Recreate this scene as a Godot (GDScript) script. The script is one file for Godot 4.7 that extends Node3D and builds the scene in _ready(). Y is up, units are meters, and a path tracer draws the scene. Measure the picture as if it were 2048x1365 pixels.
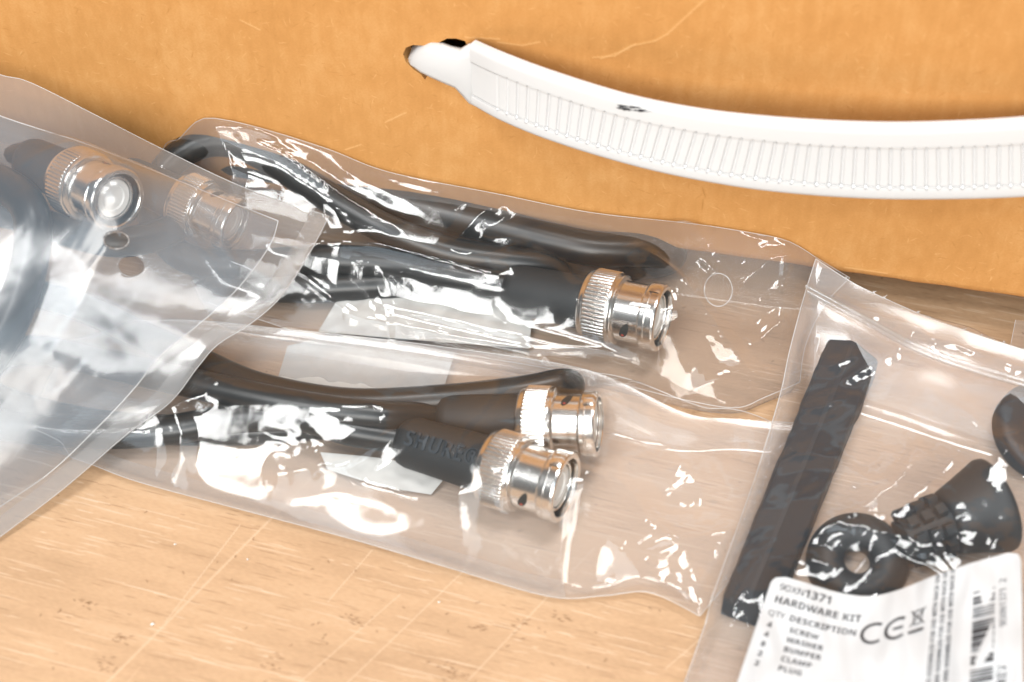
extends Node3D
# Close-up of bagged coaxial cables and a bagged hardware kit on a beech table in front of a cardboard box.
# Layout points are given as (column, row) of a 2048 x 1365 plan and a height; at() drops them on that height.

const DIST := 0.36
const PITCH := 50.0
const FOV := 20.0
const MM := 0.001

var cam_at: Vector3
var cam_basis: Basis
var half_tan: float
var wall_a: Vector3
var wall_u: Vector3
var wall_n: Vector3
var M := {}
var used := {}
var rng := RandomNumberGenerator.new()

# ------------------------------------------------------------------ layout

func ray(px: float, py: float) -> Vector3:
	return (cam_basis * Vector3((px - 1024.0) / 682.5 * half_tan, -(py - 682.5) / 682.5 * half_tan, -1.0)).normalized()

func at(px: float, py: float, h_mm: float) -> Vector3:
	var d := ray(px, py)
	return cam_at + d * ((h_mm * MM - cam_at.y) / d.y)

func at_wall(px: float, py: float, off_mm: float) -> Vector3:
	var d := ray(px, py)
	var o := wall_a + wall_n * (off_mm * MM)
	return cam_at + d * ((o - cam_at).dot(wall_n) / d.dot(wall_n))

func wall_height(px: float, py: float, off_mm: float) -> float:
	return at_wall(px, py, off_mm).y / MM

# ------------------------------------------------------------------ naming

func numbered(called: String) -> String:
	if not used.has(called):
		used[called] = 0
		return called
	used[called] += 1
	return "%s_%03d" % [called, used[called]]

func tag(o: Node, label: String, category: String, group := "", kind := "") -> void:
	if label: o.set_meta("label", label)
	if category: o.set_meta("category", category)
	if group: o.set_meta("group", group)
	if kind: o.set_meta("kind", kind)

func thing(called: String, label: String, category: String, where := Vector3.ZERO, group := "") -> Node3D:
	var o := Node3D.new()
	o.name = numbered(called)
	o.position = where
	add_child(o)
	tag(o, label, category, group)
	return o

func obj(called: String, mesh: Mesh, mat: Material, parent: Node3D = null) -> MeshInstance3D:
	var o := MeshInstance3D.new()
	o.mesh = mesh
	o.material_override = mat
	if parent == null:
		o.name = numbered(called)
		add_child(o)
	else:
		o.name = called
		parent.add_child(o, true)
		if parent.is_inside_tree():
			o.global_transform = Transform3D()
	return o

# ------------------------------------------------------------------ mesh building

class MB:
	var v := PackedVector3Array()
	var n := PackedVector3Array()
	var t := PackedVector2Array()
	var c := PackedColorArray()
	var i := PackedInt32Array()

	func tri(a: int, b: int, d: int) -> void:
		var face := (v[d] - v[a]).cross(v[b] - v[a])
		if face.dot(n[a] + n[b] + n[d]) < 0.0:
			i.append_array([a, d, b])
		else:
			i.append_array([a, b, d])

	# points p[(row) * nu + column]; normals from neighbours, turned towards "out" when given
	func grid(p: PackedVector3Array, nu: int, nv: int, out := Vector3.ZERO, uv := PackedVector2Array(), keep := PackedByteArray(), flip := false) -> void:
		var at0 := v.size()
		for b in nv:
			for a in nu:
				var du := p[b * nu + mini(a + 1, nu - 1)] - p[b * nu + maxi(a - 1, 0)]
				var dv := p[mini(b + 1, nv - 1) * nu + a] - p[maxi(b - 1, 0) * nu + a]
				var nn := du.cross(dv).normalized()
				if flip: nn = -nn
				if out != Vector3.ZERO and nn.dot(out) < 0.0: nn = -nn
				v.append(p[b * nu + a])
				n.append(nn)
				t.append(uv[b * nu + a] if uv.size() else Vector2(float(a) / (nu - 1), float(b) / (nv - 1)))
		for b in nv - 1:
			for a in nu - 1:
				var k := at0 + b * nu + a
				if keep.size():
					var s := keep[k - at0] + keep[k - at0 + 1] + keep[k - at0 + nu] + keep[k - at0 + nu + 1]
					if s == 0: continue
				tri(k, k + 1, k + nu)
				tri(k + 1, k + nu + 1, k + nu)

	func flat_tri(a: Vector3, b: Vector3, d: Vector3, out: Vector3) -> void:
		var nn := (b - a).cross(d - a).normalized()
		if nn.dot(out) < 0.0: nn = -nn
		var k := v.size()
		v.append_array([a, b, d])
		n.append_array([nn, nn, nn])
		t.append_array([Vector2.ZERO, Vector2.ZERO, Vector2.ZERO])
		tri(k, k + 1, k + 2)

	func quad(a: Vector3, b: Vector3, cc: Vector3, d: Vector3, out: Vector3, ua := Vector2(0, 0), ub := Vector2(1, 0), uc := Vector2(1, 1), ud := Vector2(0, 1)) -> void:
		var nn := (b - a).cross(d - a).normalized()
		if nn.dot(out) < 0.0: nn = -nn
		var k := v.size()
		v.append_array([a, b, cc, d])
		n.append_array([nn, nn, nn, nn])
		t.append_array([ua, ub, uc, ud])
		tri(k, k + 1, k + 2)
		tri(k, k + 2, k + 3)

	func box(o: Vector3, x: Vector3, y: Vector3, z: Vector3) -> void:
		quad(o, o + x, o + x + y, o + y, -z)
		quad(o + z, o + x + z, o + x + y + z, o + y + z, z)
		quad(o, o + x, o + x + z, o + z, -y)
		quad(o + y, o + x + y, o + x + y + z, o + y + z, y)
		quad(o, o + y, o + y + z, o + z, -x)
		quad(o + x, o + x + y, o + x + y + z, o + x + z, x)

	func done() -> ArrayMesh:
		var a := []
		a.resize(Mesh.ARRAY_MAX)
		a[Mesh.ARRAY_VERTEX] = v
		a[Mesh.ARRAY_NORMAL] = n
		a[Mesh.ARRAY_TEX_UV] = t
		if c.size() == v.size() and c.size(): a[Mesh.ARRAY_COLOR] = c
		a[Mesh.ARRAY_INDEX] = i
		var m := ArrayMesh.new()
		m.add_surface_from_arrays(Mesh.PRIMITIVE_TRIANGLES, a)
		return m

func spline(p: PackedVector3Array, per: int) -> PackedVector3Array:
	var out := PackedVector3Array()
	for k in p.size() - 1:
		var a := p[maxi(k - 1, 0)]
		var d := p[mini(k + 2, p.size() - 1)]
		for s in per:
			out.append(p[k].cubic_interpolate(p[k + 1], a, d, float(s) / per))
	out.append(p[p.size() - 1])
	return out

func tube_into(m: MB, p: PackedVector3Array, r: float, sides := 14, r_end := -1.0, caps := true) -> void:
	var pts := PackedVector3Array()
	var dir := (p[1] - p[0]).normalized()
	var side := dir.cross(Vector3.UP).normalized()
	var rings := p.size()
	var centre := PackedVector3Array()
	for k in rings:
		var d := (p[mini(k + 1, rings - 1)] - p[maxi(k - 1, 0)]).normalized()
		side = (side - d * side.dot(d)).normalized()
		var up := d.cross(side)
		var rr := r if r_end < 0.0 else lerpf(r, r_end, float(k) / (rings - 1))
		for s in sides + 1:
			var ang := TAU * s / sides
			pts.append(p[k] + (side * cos(ang) + up * sin(ang)) * rr)
	var at0 := m.v.size()
	m.grid(pts, sides + 1, rings)
	for k in rings:
		for s in sides + 1:
			m.n[at0 + k * (sides + 1) + s] = (pts[k * (sides + 1) + s] - p[k]).normalized()
	# winding was chosen by the grid's own normals; redo with the true ones
	_rewind(m, at0)
	if caps:
		for e in [0, rings - 1]:
			var out := (p[0] - p[1]).normalized() if e == 0 else (p[rings - 1] - p[rings - 2]).normalized()
			for s in sides:
				m.flat_tri(p[e] + out * r * 0.15, pts[e * (sides + 1) + s], pts[e * (sides + 1) + s + 1], out)

func _rewind(m: MB, from_vertex: int) -> void:
	var k := 0
	while k < m.i.size():
		var a := m.i[k]
		if a >= from_vertex:
			var b := m.i[k + 1]
			var d := m.i[k + 2]
			if (m.v[d] - m.v[a]).cross(m.v[b] - m.v[a]).dot(m.n[a] + m.n[b] + m.n[d]) < 0.0:
				m.i[k + 1] = d
				m.i[k + 2] = b
		k += 3

func tube(p: PackedVector3Array, r: float, sides := 14, r_end := -1.0, caps := true) -> ArrayMesh:
	var m := MB.new()
	tube_into(m, p, r, sides, r_end, caps)
	return m.done()

# profile of (along axis, radius) in mm; b.x is the axis. smooth joins bands
func lathe(m: MB, profile: Array, b: Basis, o: Vector3, segs := 64, smooth := false) -> void:
	var prof := profile
	var bands := prof.size() - 1
	for k in bands:
		var p0: Vector2 = prof[k]
		var p1: Vector2 = prof[k + 1]
		var tan := (p1 - p0).normalized()
		var n0 := Vector2(-tan.y, tan.x)
		var n1 := n0
		if smooth:
			if k > 0: n0 = (n0 + _norm2(prof[k - 1], p0)).normalized()
			if k < bands - 1: n1 = (n1 + _norm2(p1, prof[k + 2])).normalized()
		var at0 := m.v.size()
		for s in segs + 1:
			var a := TAU * s / segs
			var radial := b.y * cos(a) + b.z * sin(a)
			m.v.append(o + b.x * (p0.x * MM) + radial * (p0.y * MM))
			m.n.append((b.x * n0.x + radial * n0.y).normalized())
			m.t.append(Vector2(float(s) / segs, 0))
			m.v.append(o + b.x * (p1.x * MM) + radial * (p1.y * MM))
			m.n.append((b.x * n1.x + radial * n1.y).normalized())
			m.t.append(Vector2(float(s) / segs, 1))
		for s in segs:
			var q := at0 + s * 2
			m.tri(q, q + 1, q + 2)
			m.tri(q + 1, q + 3, q + 2)

func _norm2(a: Vector2, b: Vector2) -> Vector2:
	var t := (b - a).normalized()
	return Vector2(-t.y, t.x)

# knurled band between x0 and x1
func knurl(m: MB, b: Basis, o: Vector3, x0: float, x1: float, r: float, depth: float, teeth: int) -> void:
	var per := 8
	var segs := teeth * per
	var rows := [[x0, 0.0], [x0 + 0.25, 1.0], [x1 - 0.25, 1.0], [x1, 0.0]]
	var pts := PackedVector3Array()
	for row in rows:
		for s in segs + 1:
			var a := TAU * s / segs
			var ph := float(s % per) / per
			var tooth := clampf(absf(ph - 0.5) * 4.0 - 0.55, 0.0, 1.0)
			var rr: float = r - depth * lerpf(1.0, 1.0 - tooth, row[1])
			pts.append(o + b.x * (row[0] * MM) + (b.y * cos(a) + b.z * sin(a)) * (rr * MM))
	var at0 := m.v.size()
	m.grid(pts, segs + 1, 4)
	for k in pts.size():
		var radial := (pts[k] - o) - b.x * (pts[k] - o).dot(b.x)
		if m.n[at0 + k].dot(radial) < 0.0: m.n[at0 + k] = -m.n[at0 + k]
	_rewind(m, at0)

# flat lettering bent onto a surface: place(x mm, y mm, z mm) gives a point
func lettering(text: String, size_mm: float, depth_mm: float, place: Callable, bold := false, stretch := 1.0, tracking := 0.0) -> ArrayMesh:
	var f := SystemFont.new()
	f.font_names = PackedStringArray(["Droid Sans"])
	if bold: f.font_weight = 700
	var tm := TextMesh.new()
	tm.text = text
	tm.font = f
	tm.font_size = 48
	tm.pixel_size = 1.0
	tm.depth = 10.0
	tm.curve_step = 3.0
	tm.horizontal_alignment = HORIZONTAL_ALIGNMENT_LEFT
	tm.vertical_alignment = VERTICAL_ALIGNMENT_BOTTOM
	var a := tm.get_mesh_arrays()
	var vs: PackedVector3Array = a[Mesh.ARRAY_VERTEX]
	var ix: PackedInt32Array = a[Mesh.ARRAY_INDEX]
	var k := size_mm / 36.0
	var st := SurfaceTool.new()
	st.begin(Mesh.PRIMITIVE_TRIANGLES)
	st.set_smooth_group(-1)
	for q in range(0, ix.size(), 3):
		for w in 3:
			var p := vs[ix[q + w]]
			st.add_vertex(place.call(p.x * k * stretch + tracking * 0.0, p.y * k, (p.z / 10.0 + 0.5) * depth_mm))
	st.generate_normals()
	return st.commit()

# ------------------------------------------------------------------ film

func resample(e: Array, count: int) -> PackedVector3Array:
	var p := PackedVector3Array()
	for q in e: p.append(q)
	var s := spline(p, 12)
	var acc := PackedFloat32Array([0.0])
	for k in s.size() - 1:
		acc.append(acc[k] + Vector2(s[k + 1].x - s[k].x, s[k + 1].y - s[k].y).length())
	var total := acc[acc.size() - 1]
	var out := PackedVector3Array()
	var at_k := 0
	for k in count:
		var want := total * k / (count - 1)
		while at_k < s.size() - 2 and acc[at_k + 1] < want: at_k += 1
		var f := clampf((want - acc[at_k]) / maxf(acc[at_k + 1] - acc[at_k], 1e-6), 0.0, 1.0)
		out.append(s[at_k].lerp(s[at_k + 1], f))
	return out

func coons(top: Array, bottom: Array, left: Array, right: Array, nu: int, nv: int) -> PackedVector3Array:
	var t := resample(top, nu)
	var b := resample(bottom, nu)
	var l := resample(left, nv)
	var r := resample(right, nv)
	var out := PackedVector3Array()
	for j in nv:
		var v := float(j) / (nv - 1)
		for i in nu:
			var u := float(i) / (nu - 1)
			var p := t[i] * (1.0 - v) + b[i] * v + l[j] * (1.0 - u) + r[j] * u
			p -= t[0] * (1.0 - u) * (1.0 - v) + t[nu - 1] * u * (1.0 - v) + b[0] * (1.0 - u) * v + b[nu - 1] * u * v
			out.append(p)
	return out

func seg_dist(p: Vector2, a: Vector2, b: Vector2) -> float:
	var ab := b - a
	var k := clampf((p - a).dot(ab) / maxf(ab.length_squared(), 1e-12), 0.0, 1.0)
	return p.distance_to(a + ab * k)

# A sheet of film between four edges of (column, row, height mm), drawn tight over the obstacles
# o: keys obstacles [[a, b, r]...] in metres, creases [[amp mm, width px, points...]...], noise (amp mm), scale, sharp, press, holes [Vector4(x, y, rx, ry)], seed, res
func film_sheet(top: Array, bottom: Array, left: Array, right: Array, o: Dictionary) -> Dictionary:
	var res: float = o.get("res", 5.0)
	var len_u := 0.0
	for k in top.size() - 1: len_u += Vector2(top[k + 1].x - top[k].x, top[k + 1].y - top[k].y).length()
	var len_v := 0.0
	for k in left.size() - 1: len_v += Vector2(left[k + 1].x - left[k].x, left[k + 1].y - left[k].y).length()
	var cu := maxi(int(len_u / res / 4.0), 6)
	var cv := maxi(int(len_v / res / 4.0), 6)
	var h := PackedFloat32Array()
	var nu := cu + 1
	var nv := cv + 1
	var g := PackedVector3Array()
	var w := PackedVector3Array()
	var floor_h := PackedFloat32Array()
	for level in 3:
		var ou := nu
		var ov := nv
		if level > 0:
			nu = (nu - 1) * 2 + 1
			nv = (nv - 1) * 2 + 1
		g = coons(top, bottom, left, right, nu, nv)
		w = PackedVector3Array()
		w.resize(g.size())
		for k in g.size(): w[k] = at(g[k].x, g[k].y, g[k].z)
		var low := PackedFloat32Array()
		low.resize(g.size())
		low.fill(-1.0)
		for c in o.get("obstacles", []):
			var a: Vector3 = c[0]
			var b: Vector3 = c[1]
			var r: float = c[2] + 0.0005
			var a2 := Vector2(a.x, a.z)
			var ab := Vector2(b.x, b.z) - a2
			var l2 := maxf(ab.length_squared(), 1e-12)
			var x0 := minf(a.x, b.x) - r
			var x1 := maxf(a.x, b.x) + r
			var z0 := minf(a.z, b.z) - r
			var z1 := maxf(a.z, b.z) + r
			for k in g.size():
				var q := w[k]
				if q.x < x0 or q.x > x1 or q.z < z0 or q.z > z1: continue
				var f := clampf((Vector2(q.x, q.z) - a2).dot(ab) / l2, 0.0, 1.0)
				var d := Vector2(q.x, q.z).distance_to(a2 + ab * f)
				if d < r:
					low[k] = maxf(low[k], lerpf(a.y, b.y, f) + sqrt(r * r - d * d))
		floor_h = low
		if level == 0:
			h.resize(g.size())
			for k in g.size(): h[k] = w[k].y
		else:
			var was := h
			h = PackedFloat32Array()
			h.resize(g.size())
			for j in nv:
				for i in nu:
					var i0 := i >> 1
					var j0 := j >> 1
					var i1 := mini(i0 + (i & 1), ou - 1)
					var j1 := mini(j0 + (j & 1), ov - 1)
					h[j * nu + i] = 0.25 * (was[j0 * ou + i0] + was[j0 * ou + i1] + was[j1 * ou + i0] + was[j1 * ou + i1])
		var press: float = o.get("press", 0.0) * MM
		var rounds: int = [int(o.get("rounds", 140)), 40, 8][level]
		for pass_no in rounds:
			for j in range(1, nv - 1):
				for i in range(1, nu - 1):
					var k := j * nu + i
					h[k] = maxf(0.25 * (h[k - 1] + h[k + 1] + h[k - nu] + h[k + nu]) + press, maxf(low[k], 0.0006))
			press *= 0.25 if false else 1.0
	# wrinkles and creases
	var n1 := FastNoiseLite.new()
	n1.seed = o.get("seed", 1)
	n1.frequency = o.get("scale", 0.010) * 0.55
	n1.fractal_type = FastNoiseLite.FRACTAL_RIDGED
	n1.fractal_octaves = 1
	n1.domain_warp_enabled = true
	n1.domain_warp_amplitude = 40.0
	n1.domain_warp_frequency = 0.006
	var n2 := FastNoiseLite.new()
	n2.seed = o.get("seed", 1) + 7
	n2.frequency = o.get("scale", 0.010) * 0.55 * 0.45
	n2.fractal_octaves = 1
	var ax: Vector2 = o.get("along", Vector2(1, 0.25)).normalized()
	var st: float = o.get("stretch", 2.5)
	var amp: float = o.get("noise", 0.5)
	var holes: Array = o.get("holes", [])
	var n3 := FastNoiseLite.new()
	n3.seed = o.get("seed", 1) + 19
	n3.frequency = 0.016
	n3.fractal_type = FastNoiseLite.FRACTAL_RIDGED
	n3.fractal_octaves = 2
	n3.domain_warp_enabled = true
	n3.domain_warp_amplitude = 30.0
	n3.domain_warp_frequency = 0.01
	var crinkle: Array = o.get("crinkle", [0.0, 0.0, 1.0])   # mm, from column, to column
	var creases: Array = o.get("creases", []).duplicate()
	for c in o.get("creases", []):
		var thin: Array = c.duplicate()
		thin[0] = float(c[0]) * 0.28
		thin[1] = float(c[1]) * 0.28
		creases.append(thin)
	rng.seed = int(o.get("seed", 1)) * 131 + 7
	for q in o.get("folds", []):
		# [count, x0, y0, x1, y1, length, width, height, angle, spread]
		for k in int(q[0]):
			var c := Vector2(rng.randf_range(q[1], q[3]), rng.randf_range(q[2], q[4]))
			var an: float = deg_to_rad(q[8] + rng.randfn() * q[9])
			var half: float = q[5] * rng.randf_range(0.3, 0.75)
			var d := Vector2(cos(an), sin(an)) * half
			var bend := Vector2(-d.y, d.x) * rng.randf_range(-0.25, 0.25)
			creases.append([q[7] * rng.randf_range(0.4, 1.2) * (1.0 if rng.randf() < 0.65 else -0.8), q[6] * rng.randf_range(0.6, 1.5), c - d, c + bend, c + d])
	var keep := PackedByteArray()
	keep.resize(g.size())
	var uv := PackedVector2Array()
	uv.resize(g.size())
	var pos := PackedVector3Array()
	pos.resize(g.size())
	for j in nv:
		for i in nu:
			var k := j * nu + i
			var e := minf(minf(i, nu - 1 - i), minf(j, nv - 1 - j))
			var edge := smoothstep(0.0, o.get("edge_cells", 6.0), e)
			var p := Vector2(g[k].x, g[k].y)
			var q := Vector2(p.dot(ax) / st, p.dot(Vector2(-ax.y, ax.x)))
			var dh := (n1.get_noise_2d(q.x, q.y) * amp + n2.get_noise_2d(p.x, p.y) * amp * float(o.get("swell", 1.6))) * (0.25 + 0.75 * edge)
			if crinkle[0] > 0.0:
				dh += n3.get_noise_2d(p.x, p.y) * float(crinkle[0]) * smoothstep(crinkle[1], crinkle[2], p.x)
			for c in creases:
				var wd: float = c[1]
				var best := 1e9
				var along := 0.0
				for s in range(2, c.size() - 1):
					var a: Vector2 = c[s]
					var b: Vector2 = c[s + 1]
					if (p - a).length() > wd * 3.0 + a.distance_to(b): continue
					var ab := b - a
					var f := clampf((p - a).dot(ab) / ab.length_squared(), 0.0, 1.0)
					var d := p.distance_to(a + ab * f)
					if d < best:
						best = d
						along = (s - 2 + f) / (c.size() - 3)
				if best < wd * 3.0:
					var x := best / wd
					dh += float(c[0]) * (sqrt(1.0 + 0.02) - minf(sqrt(x * x + 0.02), 1.01)) * pow(sin(PI * clampf(along, 0.06, 0.94)), 0.5) if x < 1.01 else 0.0
			var y := maxf(h[k] + dh * MM * (1.0 if e > 0 else 0.0), maxf(floor_h[k] - 0.0002, 0.0004))
			pos[k] = Vector3(w[k].x, y, w[k].z)
			uv[k] = Vector2(g[k].x, g[k].y) / 400.0
			keep[k] = 1
			for c in holes:
				var seen := ray_px(pos[k])
				var d := Vector2((seen.x - c.x) / c.z, (seen.y - c.y) / c.w)
				if d.length() < 1.0:
					keep[k] = 0
					if d.length() > 0.55 and d.length() > 0.0:
						var on := Vector2(c.x, c.y) + Vector2(d.x / d.length() * c.z, d.y / d.length() * c.w)
						var q3 := at(on.x, on.y, y / MM)
						pos[k] = Vector3(q3.x, y, q3.z)
	return {"pos": pos, "nu": nu, "nv": nv, "uv": uv, "keep": keep if holes.size() else PackedByteArray()}

func film_mesh(f: Dictionary) -> ArrayMesh:
	var m := MB.new()
	m.grid(f.pos, f.nu, f.nv, Vector3.ZERO, f.uv, f.keep, true)
	return m.done()

# thin cut edge of the film along one side of a sheet: 0 top, 1 bottom, 2 left, 3 right
func film_edge(f: Dictionary, side: int, r_mm: float) -> ArrayMesh:
	var p := PackedVector3Array()
	var n: int = f.nu if side < 2 else f.nv
	var nu: int = f.nu
	for k in range(0, n, 2):
		match side:
			0: p.append(f.pos[k])
			1: p.append(f.pos[(f.nv - 1) * nu + k])
			2: p.append(f.pos[k * nu])
			3: p.append(f.pos[k * nu + nu - 1])
	return tube(p, r_mm * MM, 6, -1.0, false)

func back_sheet(top: Array, bottom: Array, left: Array, right: Array, drop := 12.0, soft := 12.0) -> ArrayMesh:
	var nu := 70
	var nv := 40
	var g := coons(top, bottom, left, right, nu, nv)
	var p := PackedVector3Array()
	for j in nv:
		for i in nu:
			var k := j * nu + i
			var e := minf(minf(i, nu - 1 - i) * 1.4, minf(j, nv - 1 - j))
			var w := at(g[k].x, g[k].y, g[k].z)
			w.y = maxf(w.y - drop * MM * smoothstep(0.0, soft, e) - (0.0002 if e > 0 else 0.0), minf(w.y, 0.0003))
			p.append(w)
	var m := MB.new()
	m.grid(p, nu, nv, Vector3.ZERO, PackedVector2Array(), PackedByteArray(), true)
	return m.done()

# ------------------------------------------------------------------ textures

func put_line(a: PackedFloat32Array, w: int, hgt: int, p: Vector2, q: Vector2, width: float, value: float, fade := true) -> void:
	var n := int(p.distance_to(q) * 1.5) + 1
	var dir := (q - p).normalized()
	var side := Vector2(-dir.y, dir.x)
	var hw := int(ceil(width))
	for k in n + 1:
		var f := float(k) / n
		var c := p.lerp(q, f)
		var s := sin(PI * f) if fade else 1.0
		for j in range(-hw, hw + 1):
			var fall := clampf(1.0 - absf(j) / maxf(width, 0.6), 0.0, 1.0)
			var x := int(c.x + side.x * j)
			var y := int(c.y + side.y * j)
			if x >= 0 and y >= 0 and x < w and y < hgt:
				a[y * w + x] = lerpf(a[y * w + x], value, clampf(fall * s, 0.0, 1.0) * 0.6)

const WOOD_PX := 5.5  # per mm
const WOOD_W := 1800
const WOOD_H := 1100
var wood_o: Vector3
var wood_u: Vector3
var wood_v: Vector3

func wood_uv(p: Vector3) -> Vector2:
	var d := p - wood_o
	return Vector2(d.dot(wood_u) / MM * WOOD_PX, d.dot(wood_v) / MM * WOOD_PX)

func to_image(tone: PackedFloat32Array, w: int, hgt: int, ramp: Array) -> Image:
	# tone -1 .. 1 through three linear colours dark, mid, light
	var bytes := PackedByteArray()
	bytes.resize(w * hgt * 3)
	var lut := PackedByteArray()
	for k in 512:
		var t := (k - 255.5) / 255.5
		var c: Color = ramp[1].lerp(ramp[2], t) if t > 0.0 else ramp[1].lerp(ramp[0], -t)
		c = c.linear_to_srgb()
		lut.append_array([int(c.r * 255), int(c.g * 255), int(c.b * 255)])
	for k in w * hgt:
		var q := clampi(int(tone[k] * 255.5 + 256.0), 0, 511) * 3
		bytes[k * 3] = lut[q]
		bytes[k * 3 + 1] = lut[q + 1]
		bytes[k * 3 + 2] = lut[q + 2]
	return Image.create_from_data(w, hgt, false, Image.FORMAT_RGB8, bytes)

func grey_image(tone: PackedFloat32Array, w: int, hgt: int) -> Image:
	var bytes := PackedByteArray()
	bytes.resize(w * hgt)
	for k in w * hgt: bytes[k] = clampi(int(tone[k] * 127.0 + 128.0), 0, 255)
	return Image.create_from_data(w, hgt, false, Image.FORMAT_L8, bytes)

func noise(sd: int, freq: float, octaves := 3) -> FastNoiseLite:
	var n := FastNoiseLite.new()
	n.seed = sd
	n.frequency = freq
	n.fractal_octaves = octaves
	return n

func make_wood() -> StandardMaterial3D:
	var w := WOOD_W
	var hg := WOOD_H
	var tone := PackedFloat32Array()
	tone.resize(w * hg)
	var n1 := noise(3, 0.012, 3)
	var n2 := noise(4, 0.02, 3)
	var n3 := noise(5, 0.35, 2)
	for y in hg:
		for x in w:
			tone[y * w + x] = n1.get_noise_2d(x * 0.35, y) * 0.22 + n2.get_noise_2d(x * 0.12, y * 3.0) * 0.14 + n3.get_noise_2d(x * 0.3, y) * 0.12 - 0.08
	rng.seed = 11
	# pale rays and dark pores along the grain
	for k in 5200:
		var p := Vector2(rng.randf() * w, rng.randf() * hg)
		if n1.get_noise_2d(p.x * 0.5 + 700.0, p.y) < -0.15: continue
		var l := rng.randf_range(6.0, 60.0) * (1.0 if rng.randf() < 0.85 else 2.2)
		put_line(tone, w, hg, p, p + Vector2(l, rng.randf_range(-0.03, 0.03) * l), rng.randf_range(0.6, 1.1), rng.randf_range(0.4, 1.0))
	for k in 5000:
		var p := Vector2(rng.randf() * w, rng.randf() * hg)
		var l := rng.randf_range(4.0, 40.0)
		put_line(tone, w, hg, p, p + Vector2(l, rng.randf_range(-0.03, 0.03) * l), 0.8, rng.randf_range(-0.75, -0.25))
	var relief := tone.duplicate()
	# knife scratches across the grain
	var cuts := [[625, 955, 200, 1380, 2.6], [1190, 1095, 900, 1400, 1.9], [930, 1140, 660, 1400, 1.1], [800, 1190, 560, 1400, 0.9], [745, 1100, 655, 1205, 1.0], [480, 1050, 330, 1245, 0.9], [1480, 1210, 1330, 1340, 0.8], [1330, 815, 1420, 860, 0.9]]
	for c in cuts:
		var a := wood_uv(at(c[0], c[1], 0))
		var b := wood_uv(at(c[2], c[3], 0))
		put_line(tone, w, hg, a, b, c[4] * 0.55, 0.6, false)
		put_line(relief, w, hg, a, b, c[4] * 0.7, -0.9, false)
	for k in 3:
		var p := Vector2(rng.randf() * w, rng.randf() * hg)
		var ang := rng.randf_range(1.7, 2.4)
		var l := rng.randf_range(20.0, 160.0)
		put_line(tone, w, hg, p, p + Vector2(cos(ang), sin(ang)) * l, 0.8, rng.randf_range(0.3, 0.8))
	# smudges and specks of dirt
	var dirt := [[885, 1335, 26], [905, 1345, 18], [545, 1330, 16], [1040, 1250, 18], [1120, 1235, 10], [170, 1205, 10], [230, 1275, 8], [200, 1330, 12], [955, 1255, 8], [1385, 820, 8], [1440, 822, 6], [700, 1240, 12]]
	for d in dirt:
		var c := wood_uv(at(d[0], d[1], 0))
		for k in 13:
			var p := c + Vector2(rng.randfn() * d[2] * 0.5, rng.randfn() * d[2] * 0.28)
			put_line(tone, w, hg, p, p + Vector2(rng.randf_range(2, 7), rng.randf_range(-2, 2)), rng.randf_range(0.6, 1.1), -1.0)
	for k in 700:
		var p := Vector2(rng.randf() * w, rng.randf() * hg)
		put_line(tone, w, hg, p, p + Vector2(rng.randf_range(0, 3), rng.randf_range(-3, 3)), rng.randf_range(0.6, 1.2), -1.0, false)
	var m := StandardMaterial3D.new()
	m.resource_name = "beech"
	m.albedo_texture = ImageTexture.create_from_image(to_image(tone, w, hg, [Color(0.17, 0.09, 0.04), Color(0.48, 0.312, 0.183), Color(0.62, 0.485, 0.36)]))
	m.heightmap_enabled = true
	m.heightmap_texture = ImageTexture.create_from_image(grey_image(relief, w, hg))
	m.heightmap_scale = 0.006
	m.roughness = 0.55
	return m

const CARD_PX := 6.0
const CARD_W := 1700
const CARD_H := 760

func card_uv(p: Vector3) -> Vector2:
	var d := p - wall_a
	return Vector2((d.dot(wall_u) / MM + 200.0) * CARD_PX, (110.0 - d.y / MM) * CARD_PX)

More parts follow.
